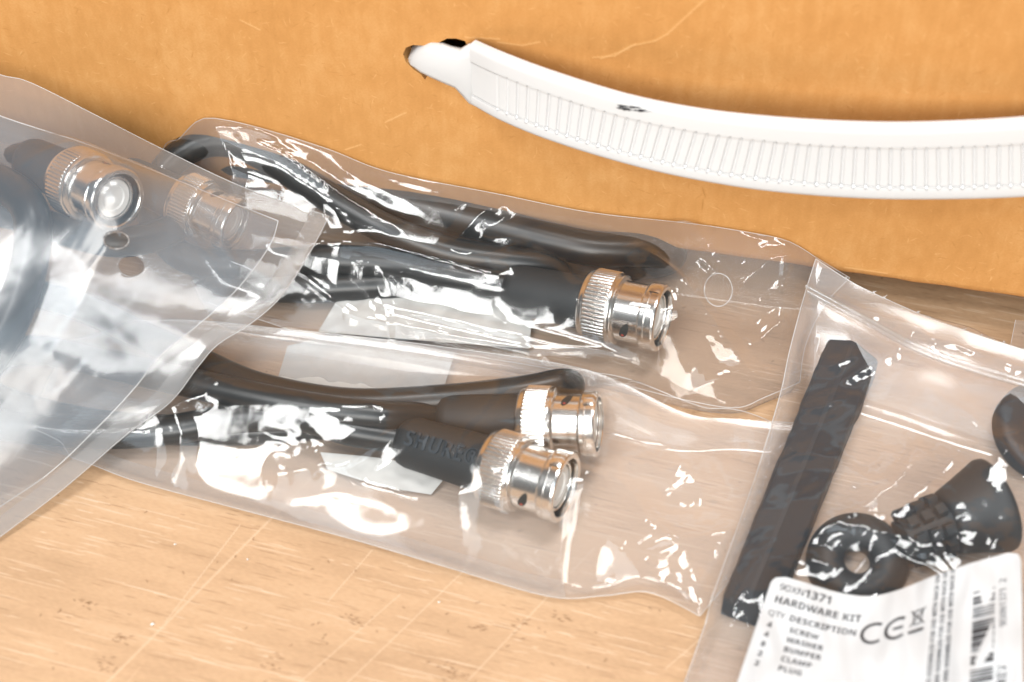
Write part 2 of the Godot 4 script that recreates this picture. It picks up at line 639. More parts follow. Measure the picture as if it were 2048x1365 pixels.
func make_card() -> StandardMaterial3D:
	var w := CARD_W
	var hg := CARD_H
	var tone := PackedFloat32Array()
	tone.resize(w * hg)
	var n1 := noise(21, 0.006, 3)
	var n2 := noise(22, 0.045, 3)
	var n3 := noise(23, 0.3, 2)
	var n4 := noise(24, 0.05, 2)
	for y in hg:
		for x in w:
			tone[y * w + x] = n1.get_noise_2d(x, y) * 0.25 + n2.get_noise_2d(x, y * 0.55) * 0.22 + n3.get_noise_2d(x, y) * 0.16 + n4.get_noise_2d(x * 2.2, y * 0.06) * 0.10
	rng.seed = 31
	for k in 6000:
		var p := Vector2(rng.randf() * w, rng.randf() * hg)
		var a := rng.randf() * TAU
		put_line(tone, w, hg, p, p + Vector2(cos(a), sin(a)) * rng.randf_range(3, 14), 0.7, rng.randf_range(-0.7, 0.8))
	var relief := tone.duplicate()
	for s in [[[1185, 115], [1230, 112], [1262, 92], [1310, 82], [1335, 68], [1400, 8], [1440, -30]], [[1200, 118], [1240, 104], [1272, 88]], [[995, 85], [1045, 91], [1080, 84]], [[770, 245], [812, 225]], [[1690, 535], [1775, 548]], [[930, 75], [1000, 78]], [[690, 300], [720, 290]], [[480, 40], [520, 60]]]:
		for k in s.size() - 1:
			var a := card_uv(at_wall(s[k][0], s[k][1], 0))
			var b := card_uv(at_wall(s[k + 1][0], s[k + 1][1], 0))
			put_line(tone, w, hg, a, b, 1.5, 0.9, false)
			put_line(relief, w, hg, a, b, 3.0, 0.9, false)
	for s in [[1404, 372, 1412, 398], [852, 120, 846, 165], [1408, 395, 1404, 425]]:
		put_line(tone, w, hg, card_uv(at_wall(s[0], s[1], 0)), card_uv(at_wall(s[2], s[3], 0)), 1.2, -1.0, true)
	var m := StandardMaterial3D.new()
	m.resource_name = "kraft_board"
	m.albedo_texture = ImageTexture.create_from_image(to_image(tone, w, hg, [Color(0.40, 0.17, 0.035), Color(0.56, 0.268, 0.078), Color(0.73, 0.42, 0.17)]))
	m.heightmap_enabled = true
	m.heightmap_texture = ImageTexture.create_from_image(grey_image(relief, w, hg))
	m.heightmap_scale = 0.008
	m.roughness = 0.85
	return m

func plain(name_: String, c: Color, rough: float, metal := 0.0) -> StandardMaterial3D:
	var m := StandardMaterial3D.new()
	m.resource_name = name_
	m.albedo_color = c.linear_to_srgb()
	m.roughness = rough
	m.metallic = metal
	return m

func clear(name_: String, alpha: float, rough: float) -> StandardMaterial3D:
	var m := plain(name_, Color(0.16, 0.16, 0.16), rough)
	m.transparency = BaseMaterial3D.TRANSPARENCY_ALPHA
	m.albedo_color.a = alpha
	m.cull_mode = BaseMaterial3D.CULL_DISABLED
	return m

func make_materials() -> void:
	M.wood = make_wood()
	M.card = make_card()
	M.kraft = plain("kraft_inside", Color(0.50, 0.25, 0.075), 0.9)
	M.white = plain("white_plastic", Color(0.62, 0.62, 0.62), 0.45)
	M.grey_paper = plain("grey_paper", Color(0.3, 0.3, 0.29), 0.7)
	M.ink = plain("ink", Color(0.03, 0.03, 0.035), 0.6)
	M.jacket = plain("black_jacket", Color(0.010, 0.012, 0.013), 0.34)
	M.rubber = plain("black_rubber", Color(0.013, 0.016, 0.018), 0.6)
	M.foam = plain("blue_black_rubber", Color(0.016, 0.024, 0.032), 0.55)
	M.nickel = plain("nickel", Color(0.80, 0.79, 0.77), 0.22, 1.0)
	M.ptfe = plain("white_insulator", Color(0.72, 0.72, 0.70), 0.5)
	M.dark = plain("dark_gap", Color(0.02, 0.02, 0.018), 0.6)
	M.gasket = plain("red_gasket", Color(0.35, 0.05, 0.03), 0.6)
	M.paper = plain("paper", Color(0.80, 0.80, 0.78), 0.7)
	M.print_paper = plain("label_paper", Color(0.50, 0.515, 0.53), 0.6)
	M.slip = plain("paper_slip", Color(0.46, 0.455, 0.44), 0.7)
	M.film = clear("clear_film", 0.06, 0.10)
	M.film_back = clear("clear_film_back", 0.3, 0.14)
	M.film_back.albedo_color = Color(0.67, 0.67, 0.675, 0.24)
	M.film_zip = clear("zip_film", 0.10, 0.10)
	M.film_zip.albedo_color = Color(0.50, 0.51, 0.53, 0.08)
	M.film_white = clear("cloudy_back_film", 0.3, 0.14)
	M.film_white.albedo_color = Color(0.86, 0.86, 0.865, 0.26)
	M.film_thick = clear("thick_film", 0.2, 0.2)
	M.film_thick.albedo_color = Color(0.54, 0.59, 0.64, 0.22)
	M.film_mid = clear("middle_film", 0.2, 0.15)
	M.film_mid.albedo_color = Color(0.66, 0.67, 0.68, 0.32)
	M.seal = clear("sealed_film", 0.2, 0.16)
	M.seal.albedo_color = Color(0.7, 0.7, 0.7, 0.22)
	M.edge = clear("cut_film_edge", 0.5, 0.2)
	M.edge.albedo_color = Color(0.85, 0.85, 0.85, 0.5)
	M.crumb = plain("crumb", Color(0.8, 0.78, 0.74), 0.6)

# ------------------------------------------------------------------ coaxial plugs

func plug_basis(down_deg: float, toward_deg: float) -> Basis:
	var a := deg_to_rad(down_deg)
	var b := deg_to_rad(toward_deg)
	var x := (cam_basis * Vector3(cos(a) * cos(b), -sin(a) * cos(b), sin(b))).normalized()
	var f := cam_basis.z
	f = (f - x * f.dot(x)).normalized()   # faces the viewer
	return Basis(x, f.cross(x), f)        # right, up, facing

# boot, knurled nut, bayonet shell and insulator round a nut that begins at o; returns where the cable leaves
func plug(parent: Node3D, o: Vector3, b: Basis, k: float, boot_len: float, lettered := false, slot_turn := -0.9, ear_turn := 1.2) -> Vector3:
	var p := Node3D.new()
	p.name = "coaxial_plug"
	parent.add_child(p, true)
	var lb := Basis(b.x * k, b.y * k, b.z * k)
	var m := MB.new()
	# rubber boot behind the nut
	lathe(m, [Vector2(-boot_len - 1.0, 0.0), Vector2(-boot_len - 1.0, 2.4), Vector2(-boot_len - 0.6, 3.3), Vector2(-boot_len + 0.2, 4.2), Vector2(-boot_len + 1.6, 4.55), Vector2(-boot_len * 0.5, 4.75), Vector2(-1.0, 5.0), Vector2(0.4, 5.0)], lb, o, 40, true)
	obj("boot", m.done(), M.rubber, p)
	if lettered:
		var r := 4.66
		var put := func(x: float, y: float, z: float) -> Vector3:
			var an := (y - 1.25) / r
			return o + lb.x * ((x - boot_len + 1.9) * MM) + (lb.z * cos(an) + lb.y * sin(an)) * ((lerpf(4.56, 4.99, (x + 1.9) / boot_len) + z) * MM)
		var let := obj("embossed_lettering", lettering("SHURE®", 2.7, 0.4, put, true, 1.02), M.foam, p)
		let.set_meta("label", "raised lettering on the rubber boot")
	m = MB.new()
	lathe(m, [Vector2(0.0, 5.0), Vector2(0.0, 5.7), Vector2(0.25, 6.1), Vector2(0.6, 6.3), Vector2(1.0, 6.4), Vector2(1.3, 6.45), Vector2(1.45, 6.6)], lb, o, 72, true)
	knurl(m, lb, o, 1.45, 5.9, 6.85, 0.24, 56)
	lathe(m, [Vector2(5.9, 6.6), Vector2(6.05, 6.35), Vector2(6.2, 6.3), Vector2(6.4, 6.45), Vector2(6.75, 6.5), Vector2(6.95, 6.4), Vector2(7.1, 6.0), Vector2(7.2, 5.6)], lb, o, 72)
	obj("knurled_nut", m.done(), M.nickel, p)
	m = MB.new()
	lathe(m, [Vector2(7.0, 5.55), Vector2(11.7, 5.55), Vector2(11.9, 5.65), Vector2(12.05, 6.0), Vector2(12.25, 6.15), Vector2(13.0, 6.18), Vector2(13.15, 6.05), Vector2(13.3, 6.18), Vector2(14.6, 6.2), Vector2(14.9, 6.1), Vector2(15.05, 5.9), Vector2(15.05, 5.3), Vector2(14.9, 5.15), Vector2(11.0, 5.1), Vector2(11.0, 0.0)], lb, o, 72)
	# curled ears where the bayonet channels open
	for s in [0.0, PI]:
		var an: float = ear_turn + s
		var rad := lb.y * sin(an) + lb.z * cos(an)
		var sid := lb.y * cos(an) - lb.z * sin(an)
		var arc := PackedVector3Array()
		for q in 9:
			var f := (q - 4) / 4.0
			arc.append(o + lb.x * (13.6 * MM) + rad * ((6.35 - 0.5 * f * f) * MM) + sid * (f * 1.7 * MM))
		var pts := PackedVector3Array()
		for e in [-1.0, -0.8, 0.8, 1.3]:
			for q in 9:
				pts.append(arc[q] + lb.x * (e * MM) + rad * ((0.25 if absf(e) < 0.9 else -0.15) * MM))
		m.grid(pts, 9, 4, rad)
	obj("bayonet_shell", m.done(), M.nickel, p)
	# dark bayonet opening in the barrel: a teardrop on the curved wall
	for s in [0.0, PI]:
		var pts := PackedVector3Array()
		for j in 7:
			for q in 13:
				var v := (j - 3) / 3.0
				var f := q / 12.0
				var wide := 0.75 * sqrt(maxf(sin(PI * pow(f, 0.8)), 0.0))
				var an: float = slot_turn + s + (f - 0.5) * 0.62 + 0.0
				pts.append(o + lb.x * ((8.9 + f * 1.1 + v * wide) * MM) + (lb.y * sin(an) + lb.z * cos(an)) * (5.59 * MM))
		m = MB.new()
		m.grid(pts, 13, 7, lb.y * sin(slot_turn + s) + lb.z * cos(slot_turn + s))
		obj("bayonet_slot", m.done(), M.dark, p)
		var dot := MB.new()
		var bb := Basis(lb.y * sin(slot_turn + s - 0.2) + lb.z * cos(slot_turn + s - 0.2), lb.x, Vector3.ZERO)
		bb.z = bb.x.cross(bb.y)
		lathe(dot, [Vector2(5.55, 0.30), Vector2(5.62, 0.26), Vector2(5.65, 0.0)], bb, o + lb.x * (9.1 * MM), 14, true)
		obj("red_gasket", dot.done(), M.gasket, p)
	m = MB.new()
	lathe(m, [Vector2(11.0, 4.35), Vector2(13.9, 4.35), Vector2(14.1, 4.2), Vector2(14.1, 3.9), Vector2(11.2, 3.8)], lb, o, 48)
	obj("spring_sleeve", m.done(), M.nickel, p)
	m = MB.new()
	lathe(m, [Vector2(11.0, 3.75), Vector2(13.6, 3.75), Vector2(13.8, 3.6), Vector2(13.8, 2.5), Vector2(13.5, 2.35), Vector2(13.3, 0.0)], lb, o, 48)
	obj("insulator", m.done(), M.ptfe, p)
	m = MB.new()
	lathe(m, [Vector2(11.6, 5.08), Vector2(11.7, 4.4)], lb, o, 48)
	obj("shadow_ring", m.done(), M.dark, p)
	return o - lb.x * ((boot_len + 0.8) * MM)

func plug_obstacles(o: Vector3, b: Basis, k: float, boot_len: float) -> Array:
	return [[o, o + b.x * (15.0 * k * MM), 6.6 * k * MM], [o - b.x * (boot_len * k * MM), o, 4.8 * k * MM]]

func cable_line(pts: Array) -> PackedVector3Array:
	var p := PackedVector3Array()
	for q in pts:
		p.append(q if q is Vector3 and absf(q.x) < 5.0 and absf(q.y) < 5.0 else at(q.x, q.y, q.z))
	return spline(p, 10)

func cable_obstacles(line: PackedVector3Array, r: float, step := 5) -> Array:
	var out := []
	for k in range(0, line.size() - step, step):
		out.append([line[k], line[k + step], r])
	return out

# ------------------------------------------------------------------ the scene

func _ready() -> void:
	cam_basis = Basis(Vector3.RIGHT, deg_to_rad(-PITCH))
	cam_at = cam_basis.z * DIST
	half_tan = tan(deg_to_rad(FOV) / 2.0)
	var cam := Camera3D.new()
	cam.name = "camera"
	cam.transform = Transform3D(cam_basis, cam_at)
	cam.near = 0.02
	cam.far = 20.0
	var lens := CameraAttributesPhysical.new()
	lens.frustum_focal_length = 24.0 / (2.0 * half_tan)
	lens.frustum_focus_distance = 0.352
	lens.exposure_aperture = 14.0
	cam.attributes = lens
	cam.fov = FOV
	add_child(cam)
	cam.current = true

	var env := Environment.new()
	env.background_mode = Environment.BG_COLOR
	env.background_color = Color(0.2, 0.2, 0.2).linear_to_srgb()
	env.background_energy_multiplier = 1.0
	env.tonemap_mode = Environment.TONE_MAPPER_LINEAR
	env.tonemap_exposure = 0.585
	env.sdfgi_enabled = true
	env.ssao_enabled = true
	env.ssil_enabled = true
	var we := WorldEnvironment.new()
	we.environment = env
	add_child(we)

	# rows of narrow bright ceiling lamps, and two windows behind the viewer, one of them high
	for q in [Vector3(-0.58, 1.6, 0.6), Vector3(0.2, 1.6, 0.02), Vector3(-1.1, 1.6, -1.0), Vector3(-0.95, 1.6, 1.05), Vector3(-0.6, 1.6, -1.75), Vector3(0.6, 1.6, -1.4)]:
		area_lamp("ceiling_lamp", q, Vector3(q.x, 0, q.z), Vector2(0.62, 0.26), 50.0, Color(0.99, 0.99, 0.985))
	area_lamp("high_window", Vector3(-0.35, 1.5, 1.6), Vector3.ZERO, Vector2(1.5, 1.0), 5.5, Color(0.88, 0.95, 1.0))
	area_lamp("front_window", Vector3(-0.1, 0.80, 1.38), Vector3.ZERO, Vector2(0.8, 0.6), 24.0, Color(1.0, 0.985, 0.96))

	wall_a = at(1700, 556, 8.0)
	wall_u = at(2048, 606, 8.0) - wall_a
	wall_u.y = 0.0
	wall_u = wall_u.normalized()
	wall_n = Vector3(-wall_u.z, 0, wall_u.x)
	if wall_n.z < 0.0: wall_n = -wall_n
	wall_a.y = 0.0
	var g0 := at(500, 1200, 0)
	var g1 := at(700, 1250, 0)
	wood_u = (g1 - g0).normalized()
	wood_v = Vector3(-wood_u.z, 0, wood_u.x)
	wood_o = at(-60, 1150, 0) - wood_v * 0.14 - wood_u * 0.03
	make_materials()

	build_table()
	build_box()
	build_lower_bag()
	build_upper_bag()
	build_left_bags()
	build_zip_bag()
	build_crumbs()

func area_lamp(called: String, where: Vector3, to: Vector3, size: Vector2, energy: float, color: Color) -> void:
	var l := AreaLight3D.new()
	l.name = numbered(called)
	l.area_size = size
	l.light_energy = energy * size.x * size.y / PI   # energy is given as the brightness of the face
	l.light_color = color
	l.shadow_enabled = true
	l.area_range = 8.0
	add_child(l)
	l.look_at_from_position(where, to, Vector3.FORWARD if absf((to - where).normalized().z) < 0.9 else Vector3.UP)

func build_table() -> void:
	var t := thing("wooden_table", "scratched pale beech table top with dark specks and cut marks", "table")
	var m := MB.new()
	var c := [Vector3(-0.45, 0, -0.45), Vector3(0.45, 0, -0.45), Vector3(0.45, 0, 0.3), Vector3(-0.45, 0, 0.3)]
	var sc := Vector2(1.0 / WOOD_W, 1.0 / WOOD_H)
	m.quad(c[0], c[1], c[2], c[3], Vector3.UP, wood_uv(c[0]) * sc, wood_uv(c[1]) * sc, wood_uv(c[2]) * sc, wood_uv(c[3]) * sc)
	var d := Vector3(0, -0.03, 0)
	for k in 4:
		var a: Vector3 = c[k]
		var b: Vector3 = c[(k + 1) % 4]
		m.quad(a, b, b + d, a + d, (a + b) * 0.5 - Vector3(0, 0, -0.07))
	m.quad(c[0] + d, c[1] + d, c[2] + d, c[3] + d, Vector3.DOWN)
	obj("table_top", m.done(), M.wood, t)

func build_box() -> void:
	var t := thing("cardboard_box", "brown cardboard box with a white plastic strap handle on its front", "box", wall_a)
	# front board with the punched hole for the handle, split so that no piece encloses the hole
	var to2 := func(p: Vector3) -> Vector2: return Vector2((p - wall_a).dot(wall_u), p.y)
	var to3 := func(q: Vector2, off: float) -> Vector3: return wall_a + wall_u * q.x + Vector3(0, q.y, 0) + wall_n * (off * MM)
	var hole := PackedVector2Array()
	for q in [[806, 108], [812, 95], [826, 90], [856, 92], [880, 84], [894, 77], [912, 77], [930, 82], [938, 100], [934, 130], [905, 155], [875, 150], [858, 146], [850, 160], [843, 150], [828, 140], [812, 125]]:
		hole.append(to2.call(at_wall(q[0], q[1], 0)))
	var hx := 0.0
	for q in hole: hx += q.x / hole.size()
	var lo := 0.008
	var hi := 0.20
	var m := MB.new()
	for part in [[-0.30, hx], [hx, 0.20]]:
		var rect := PackedVector2Array([Vector2(part[0], lo + 0.0025), Vector2(part[1], lo + 0.0025), Vector2(part[1], hi), Vector2(part[0], hi)])
		for poly in Geometry2D.clip_polygons(rect, hole):
			var ix := Geometry2D.triangulate_polygon(poly)
			var at0 := m.v.size()
			for q in poly:
				var p3: Vector3 = to3.call(q, 0.0)
				m.v.append(p3)
				m.n.append(wall_n)
				m.t.append(card_uv(p3) * Vector2(1.0 / CARD_W, 1.0 / CARD_H))
			for k in range(0, ix.size(), 3): m.tri(at0 + ix[k], at0 + ix[k + 1], at0 + ix[k + 2])
	# rounded lower edge, turning in under the lid
	var pts := PackedVector3Array()
	var uvs := PackedVector2Array()
	var bn := noise(41, 30.0, 3)
	for j in 7:
		var a := PI / 2.0 * j / 6.0
		for k in 160:
			var x := lerpf(-0.30, 0.20, k / 159.0)
			var p: Vector3 = to3.call(Vector2(x, lo + 0.0025 - sin(a) * 0.0025 + bn.get_noise_1d(x * 6.0) * 0.0006 * j / 6.0), -2.5 * (1.0 - cos(a)))
			pts.append(p)
			uvs.append(card_uv(p) * Vector2(1.0 / CARD_W, 1.0 / CARD_H))
	m.grid(pts, 160, 7, wall_n - Vector3(0, 0.4, 0), uvs)
	obj("front_board", m.done(), M.card, t)
	m = MB.new()
	for k in hole.size():
		var a: Vector2 = hole[k]
		var b: Vector2 = hole[(k + 1) % hole.size()]
		m.quad(to3.call(a, 0.0), to3.call(b, 0.0), to3.call(b, -4.0), to3.call(a, -4.0), to3.call((Vector2(hx, 0.045) - (a + b) * 0.5), 0.0) - wall_a)
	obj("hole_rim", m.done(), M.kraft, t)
	m = MB.new()
	m.box(wall_a + wall_u * -0.30 + Vector3(0, hi, 0) - wall_n * 0.19, wall_u * 0.5, Vector3(0, 0.004, 0), wall_n * 0.19)
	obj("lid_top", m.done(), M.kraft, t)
	m = MB.new()
	m.box(wall_a + wall_u * -0.304 + Vector3(0, lo, 0) - wall_n * 0.19, wall_u * 0.004, Vector3(0, hi - lo, 0), wall_n * 0.188)
	m.box(wall_a + wall_u * 0.20 + Vector3(0, lo, 0) - wall_n * 0.19, wall_u * 0.004, Vector3(0, hi - lo, 0), wall_n * 0.188)
	m.box(wall_a + wall_u * -0.30 + Vector3(0, lo, 0) - wall_n * 0.194, wall_u * 0.5, Vector3(0, hi - lo, 0), wall_n * 0.004)
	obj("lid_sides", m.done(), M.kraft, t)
	m = MB.new()
	m.box(wall_a + wall_u * -0.29 - wall_n * 0.18 + Vector3(0, 0.0005, 0), wall_u * 0.48, Vector3(0, 0.03, 0), wall_n * 0.168)
	obj("inner_tray", m.done(), M.kraft, t)

	# handle: a strap with raised rims and a ribbed middle, from edge lines on the plan
	var top := [[940, 88], [1000, 114], [1100, 151], [1250, 197], [1400, 227], [1550, 244], [1700, 253], [1850, 254], [2048, 244], [2200, 223], [2400, 181]]
	var bot := [[944, 212], [1000, 243], [1090, 280], [1222, 322], [1360, 356], [1520, 383], [1690, 398], [1850, 402], [2048, 397], [2215, 380], [2430, 345]]
	var tp := PackedVector3Array()
	var bp := PackedVector3Array()
	for k in top.size():
		var f := float(k) / (top.size() - 1)
		var off := 3.0 + 9.0 * sin(PI * clampf(f * 1.02, 0.0, 1.0))
		tp.append(at_wall(top[k][0], top[k][1], off))
		bp.append(at_wall(bot[k][0], bot[k][1], off + 1.2))
	tp = spline(tp, 120)
	bp = spline(bp, 120)
	var arc := PackedFloat32Array([0.0])
	for k in tp.size() - 1: arc.append(arc[k] + ((tp[k + 1] + bp[k + 1]) * 0.5).distance_to((tp[k] + bp[k]) * 0.5))
	var prof := [[0.0, -1.5], [0.0, -0.6], [0.015, -0.12], [0.05, 0.15], [0.10, 0.2], [0.25, 0.18], [0.275, 0.1], [0.29, -0.3], [0.30, -0.45], [0.80, -0.45], [0.81, -0.3], [0.825, 0.1], [0.85, 0.18], [0.94, 0.15], [0.985, -0.1], [1.0, -0.6], [1.0, -1.5], [0.0, -1.5]]
	m = MB.new()
	var hp := PackedVector3Array()
	for k in tp.size():
		var across := bp[k] - tp[k]
		var along := (tp[mini(k + 1, tp.size() - 1)] - tp[maxi(k - 1, 0)]).normalized()
		var out := along.cross(across.normalized())
		if out.dot(wall_n) < 0.0: out = -out
		var ph := fposmod(arc[k] / MM / 1.95, 1.0)
		var rib := smoothstep(0.34, 0.44, absf(ph - 0.5))
		var starts := clampf((arc[k] / MM - 5.0) / 4.0, 0.0, 1.0)
		for q in prof:
			var z: float = q[1]
			if q[0] > 0.27 and q[0] < 0.83 and z > -1.0 and z < -0.2: z += 0.38 * (1.0 - rib) * starts + 0.34 * (1.0 - starts)
			hp.append(tp[k] + across * float(q[0]) + out * (z * MM))
	m.grid(hp, prof.size(), tp.size(), Vector3.ZERO)
	# outward normals: every point away from the strap's middle line
	for k in tp.size():
		var mid := (tp[k] + bp[k]) * 0.5 - wall_n * 0.0015
		for q in prof.size():
			var id := k * prof.size() + q
			if m.n[id].dot(m.v[id] - mid) < 0.0: m.n[id] = -m.n[id]
	_rewind(m, 0)
	var handle := obj("carry_handle", m.done(), M.white, t)
	handle.set_meta("label", "curved white plastic strap handle with a ribbed middle")
	# neck and end knob that go into the hole
	m = MB.new()
	var neck := [[[952, 92], [960, 214], 1.75], [[938, 88], [940, 204], 1.75], [[920, 100], [912, 172], 1.6], [[902, 96], [884, 160], 1.3], [[885, 90], [862, 150], 0.9], [[862, 86], [842, 140], 0.2], [[838, 90], [822, 124], -0.8], [[822, 100], [818, 112], -2.6]]
	var np := PackedVector3Array()
	for s in neck:
		var a := at_wall(s[0][0], s[0][1], s[2])
		var b := at_wall(s[1][0], s[1][1], s[2])
		for q in 13:
			var an := TAU * q / 12.0
			var e := Vector2(cos(an), sin(an))
			var kx := signf(e.x) * pow(absf(e.x), 0.55)
			var ky := signf(e.y) * pow(absf(e.y), 0.7)
			np.append((a + b) * 0.5 + (b - a) * 0.5 * kx + wall_n * (ky * 1.5 * MM))
	m.grid(np, 13, neck.size())
	for k in neck.size():
		var mid := Vector3.ZERO
		for q in 12: mid += np[k * 13 + q] / 12.0
		for q in 13:
			if m.n[k * 13 + q].dot(np[k * 13 + q] - mid) < 0.0: m.n[k * 13 + q] = -m.n[k * 13 + q]
	_rewind(m, 0)
	obj("handle_end", m.done(), M.white, t)
	# dark scuff
	m = MB.new()
	rng.seed = 5
	for s in 26:
		var f := rng.randf()
		var x := 1218.0 + f * 62.0 + rng.randf_range(-6, 6)
		var y := 207.0 + f * 12.0 + rng.randf_range(-7, 9) * (1.0 - f * 0.7)
		var l := rng.randf_range(8, 24)
		var a := at_wall(x, y, 12.8)
		var b := at_wall(x + l, y + l * 0.16, 12.8)
		var c := at_wall(x + l * 0.4, y + rng.randf_range(2, 5), 12.8)
		m.flat_tri(hit_handle(a, tp, bp), hit_handle(b, tp, bp), hit_handle(c, tp, bp), wall_n)
	var sc := obj("scuff_mark", m.done(), M.ink, t)
	sc.set_meta("label", "black scuff on the white handle")

# the point of the strap's outer face on the line of sight through p
func hit_handle(p: Vector3, tp: PackedVector3Array, bp: PackedVector3Array) -> Vector3:
	var best := 1e9
	var k0 := 0
	var d := (p - cam_at).normalized()
	for k in tp.size():
		var mid := tp[k].lerp(bp[k], 0.2)
		var e := (mid - cam_at - d * (mid - cam_at).dot(d)).length()
		if e < best:
			best = e
			k0 = k
	var n := (tp[k0 + 1] - tp[k0]).cross(bp[k0] - tp[k0]).normalized()
	if n.dot(wall_n) < 0.0: n = -n
	var o := tp[k0] + n * 0.00026
	return cam_at + d * ((o - cam_at).dot(n) / d.dot(n))

func build_lower_bag() -> void:
	var r := 2.7 * MM
	var cab := thing("coaxial_cable", "black coiled cable in the lowest clear bag, two silver plugs side by side", "cable", at(800, 860, 0), "bagged coaxial cables")
	var b1 := plug_basis(15.0, 21.0)
	var o1 := at(973, 930, 7.6)
	var e1 := plug(cab, o1, b1, 1.0, 16.0, true, -0.75, 0.85)
	var b2 := plug_basis(2.0, 12.0)
	var o2 := at(1040, 842, 7.4)
	var e2 := plug(cab, o2, b2, 0.93, 15.0, false, -2.2, 0.9)
	var line := cable_line([e1 + b1.x * 0.004, e1, at(700, 862, 7.0), at(600, 835, 7.5), at(470, 838, 6.0), at(340, 860, 5.0), at(200, 868, 4.0), at(0, 850, 4.0), at(-200, 800, 4.0), at(-260, 640, 4.0), at(-120, 560, 4.0), at(120, 600, 4.0), at(300, 678, 4.5), at(400, 725, 5.5), at(520, 775, 7.0), at(700, 806, 7.0), at(900, 798, 7.0), at(1050, 781, 8.0), at(1118, 768, 8.0), at(1140, 772, 6.0), at(1110, 795, 3.6), at(1000, 815, 3.0), at(850, 835, 3.0), at(640, 850, 3.0), at(450, 862, 3.0), at(200, 850, 3.0), at(0, 800, 3.0), at(-60, 740, 3.2), at(60, 700, 4.0), at(240, 735, 6.0), at(420, 775, 8.5), at(600, 812, 9.5), at(760, 832, 9.0), e2, e2 + b2.x * 0.004])
	obj("cable_jacket", tube(line, r, 16), M.jacket, cab)
	var lab := obj("paper_label", sheet([Vector3(575, 692, 2.2), Vector3(700, 672, 3.0), Vector3(910, 705, 3.0)], [Vector3(545, 790, 1.0), Vector3(700, 830, 1.2), Vector3(880, 800, 1.0)], 0.6, 61), M.slip)
	tag(lab, "white paper label behind the looped cable in the lowest bag", "label")
	var lab2 := obj("paper_label", sheet([Vector3(640, 905, 3.0), Vector3(780, 920, 3.0), Vector3(895, 950, 2.5)], [Vector3(655, 940, 1.4), Vector3(760, 972, 1.2), Vector3(862, 990, 1.0)], 0.3, 62), M.slip)
	tag(lab2, "pale paper tab under the lettered boot of the front plug", "label")
	var ob := cable_obstacles(line, r)
	ob.append_array(plug_obstacles(o1, b1, 1.0, 16.0))
	ob.append_array(plug_obstacles(o2, b2, 0.93, 15.0))
	ob.append([at(490, 822, -3.5), at(700, 836, -3.0), 14.5 * MM])
	ob.append([at(560, 905, -6.0), at(690, 925, -6.0), 13.5 * MM])
	# air trapped in the empty end of the bag
	ob.append([at(1270, 880, -17.0), at(1330, 1080, -18.0), 25.0 * MM])
	ob.append([at(1400, 900, -12.0), at(1440, 1080, -13.0), 18.0 * MM])
	var top := [Vector3(150, 680, 5), Vector3(330, 640, 7), Vector3(600, 662, 8), Vector3(900, 696, 8), Vector3(1180, 742, 7), Vector3(1370, 826, 4), Vector3(1480, 838, 3), Vector3(1640, 850, 3)]
	var bottom := [Vector3(60, 890, 1), Vector3(170, 925, 1), Vector3(275, 964, 1), Vector3(490, 1022, 1), Vector3(700, 1078, 1), Vector3(900, 1137, 1), Vector3(1100, 1194, 1), Vector3(1210, 1192, 1.5), Vector3(1300, 1186, 2), Vector3(1400, 1233, 2.5)]
	var left := [Vector3(150, 680, 5), Vector3(90, 770, 4), Vector3(60, 890, 1)]
	var right := [Vector3(1640, 850, 3), Vector3(1590, 980, 4), Vector3(1500, 1110, 3), Vector3(1400, 1233, 2.5)]
	var f := film_sheet(top, bottom, left, right, {
		"obstacles": ob, "noise": 0.16, "scale": 0.010, "seed": 4, "crinkle": [0.04, 1080, 1300], "folds": [[36, 1180, 790, 1560, 1200, 200, 62, 0.85, 100, 40], [22, 1180, 780, 1560, 1180, 150, 34, 0.4, 105, 30], [20, 250, 700, 1150, 1130, 240, 75, 0.3, 15, 30], [22, 300, 700, 1500, 1150, 160, 18, 0.32, 70, 50]], "press": 0.012, "rounds": 160, "stretch": 2.0, "res": 5.0,
		"creases": [
			[1.32, 55, Vector2(1190, 1010), Vector2(1160, 1080), Vector2(1125, 1190)],
			[1.56, 60, Vector2(1215, 1010), Vector2(1290, 1070), Vector2(1370, 1130), Vector2(1405, 1225)],
			[1.80, 70, Vector2(1190, 930), Vector2(1230, 870), Vector2(1260, 800), Vector2(1330, 780)],
			[1.20, 50, Vector2(1290, 1030), Vector2(1310, 900), Vector2(1370, 850), Vector2(1560, 880)],
			[1.20, 55, Vector2(1250, 1130), Vector2(1340, 1110), Vector2(1450, 1090), Vector2(1500, 1040)],
			[0.90, 40, Vector2(1370, 960), Vector2(1400, 1030), Vector2(1390, 1100)],
			[0.96, 40, Vector2(800, 900), Vector2(700, 960), Vector2(560, 975)],
			[0.84, 45, Vector2(920, 1000), Vector2(915, 1050), Vector2(925, 1095)],
			[0.60, 30, Vector2(250, 850), Vector2(360, 850), Vector2(420, 830), Vector2(460, 780)],
			[0.72, 35, Vector2(355, 860), Vector2(370, 900), Vector2(360, 950)],
			[0.48, 28, Vector2(560, 960), Vector2(680, 975), Vector2(830, 1020), Vector2(1000, 1060)],
			[0.54, 24, Vector2(600, 900), Vector2(640, 950), Vector2(650, 975)],
			[0.60, 26, Vector2(1060, 1000), Vector2(1100, 930), Vector2(1180, 925)],
			[0.60, 28, Vector2(480, 765), Vector2(640, 770), Vector2(760, 830)]]})
	var bag := thing("plastic_bag", "clear plastic bag lying lowest at front, round two silver plugs", "bag", at(800, 900, 0), "clear bags of cables")
	obj("front_film", film_mesh(f), M.film, bag)
	obj("back_film", back_sheet(top, bottom, left, right), M.film_white, bag)
	obj("bottom_seal", seal_strip(bottom, Vector2(-6, -38), 0.6, 1, 0.05, 0.80), M.seal, bag)
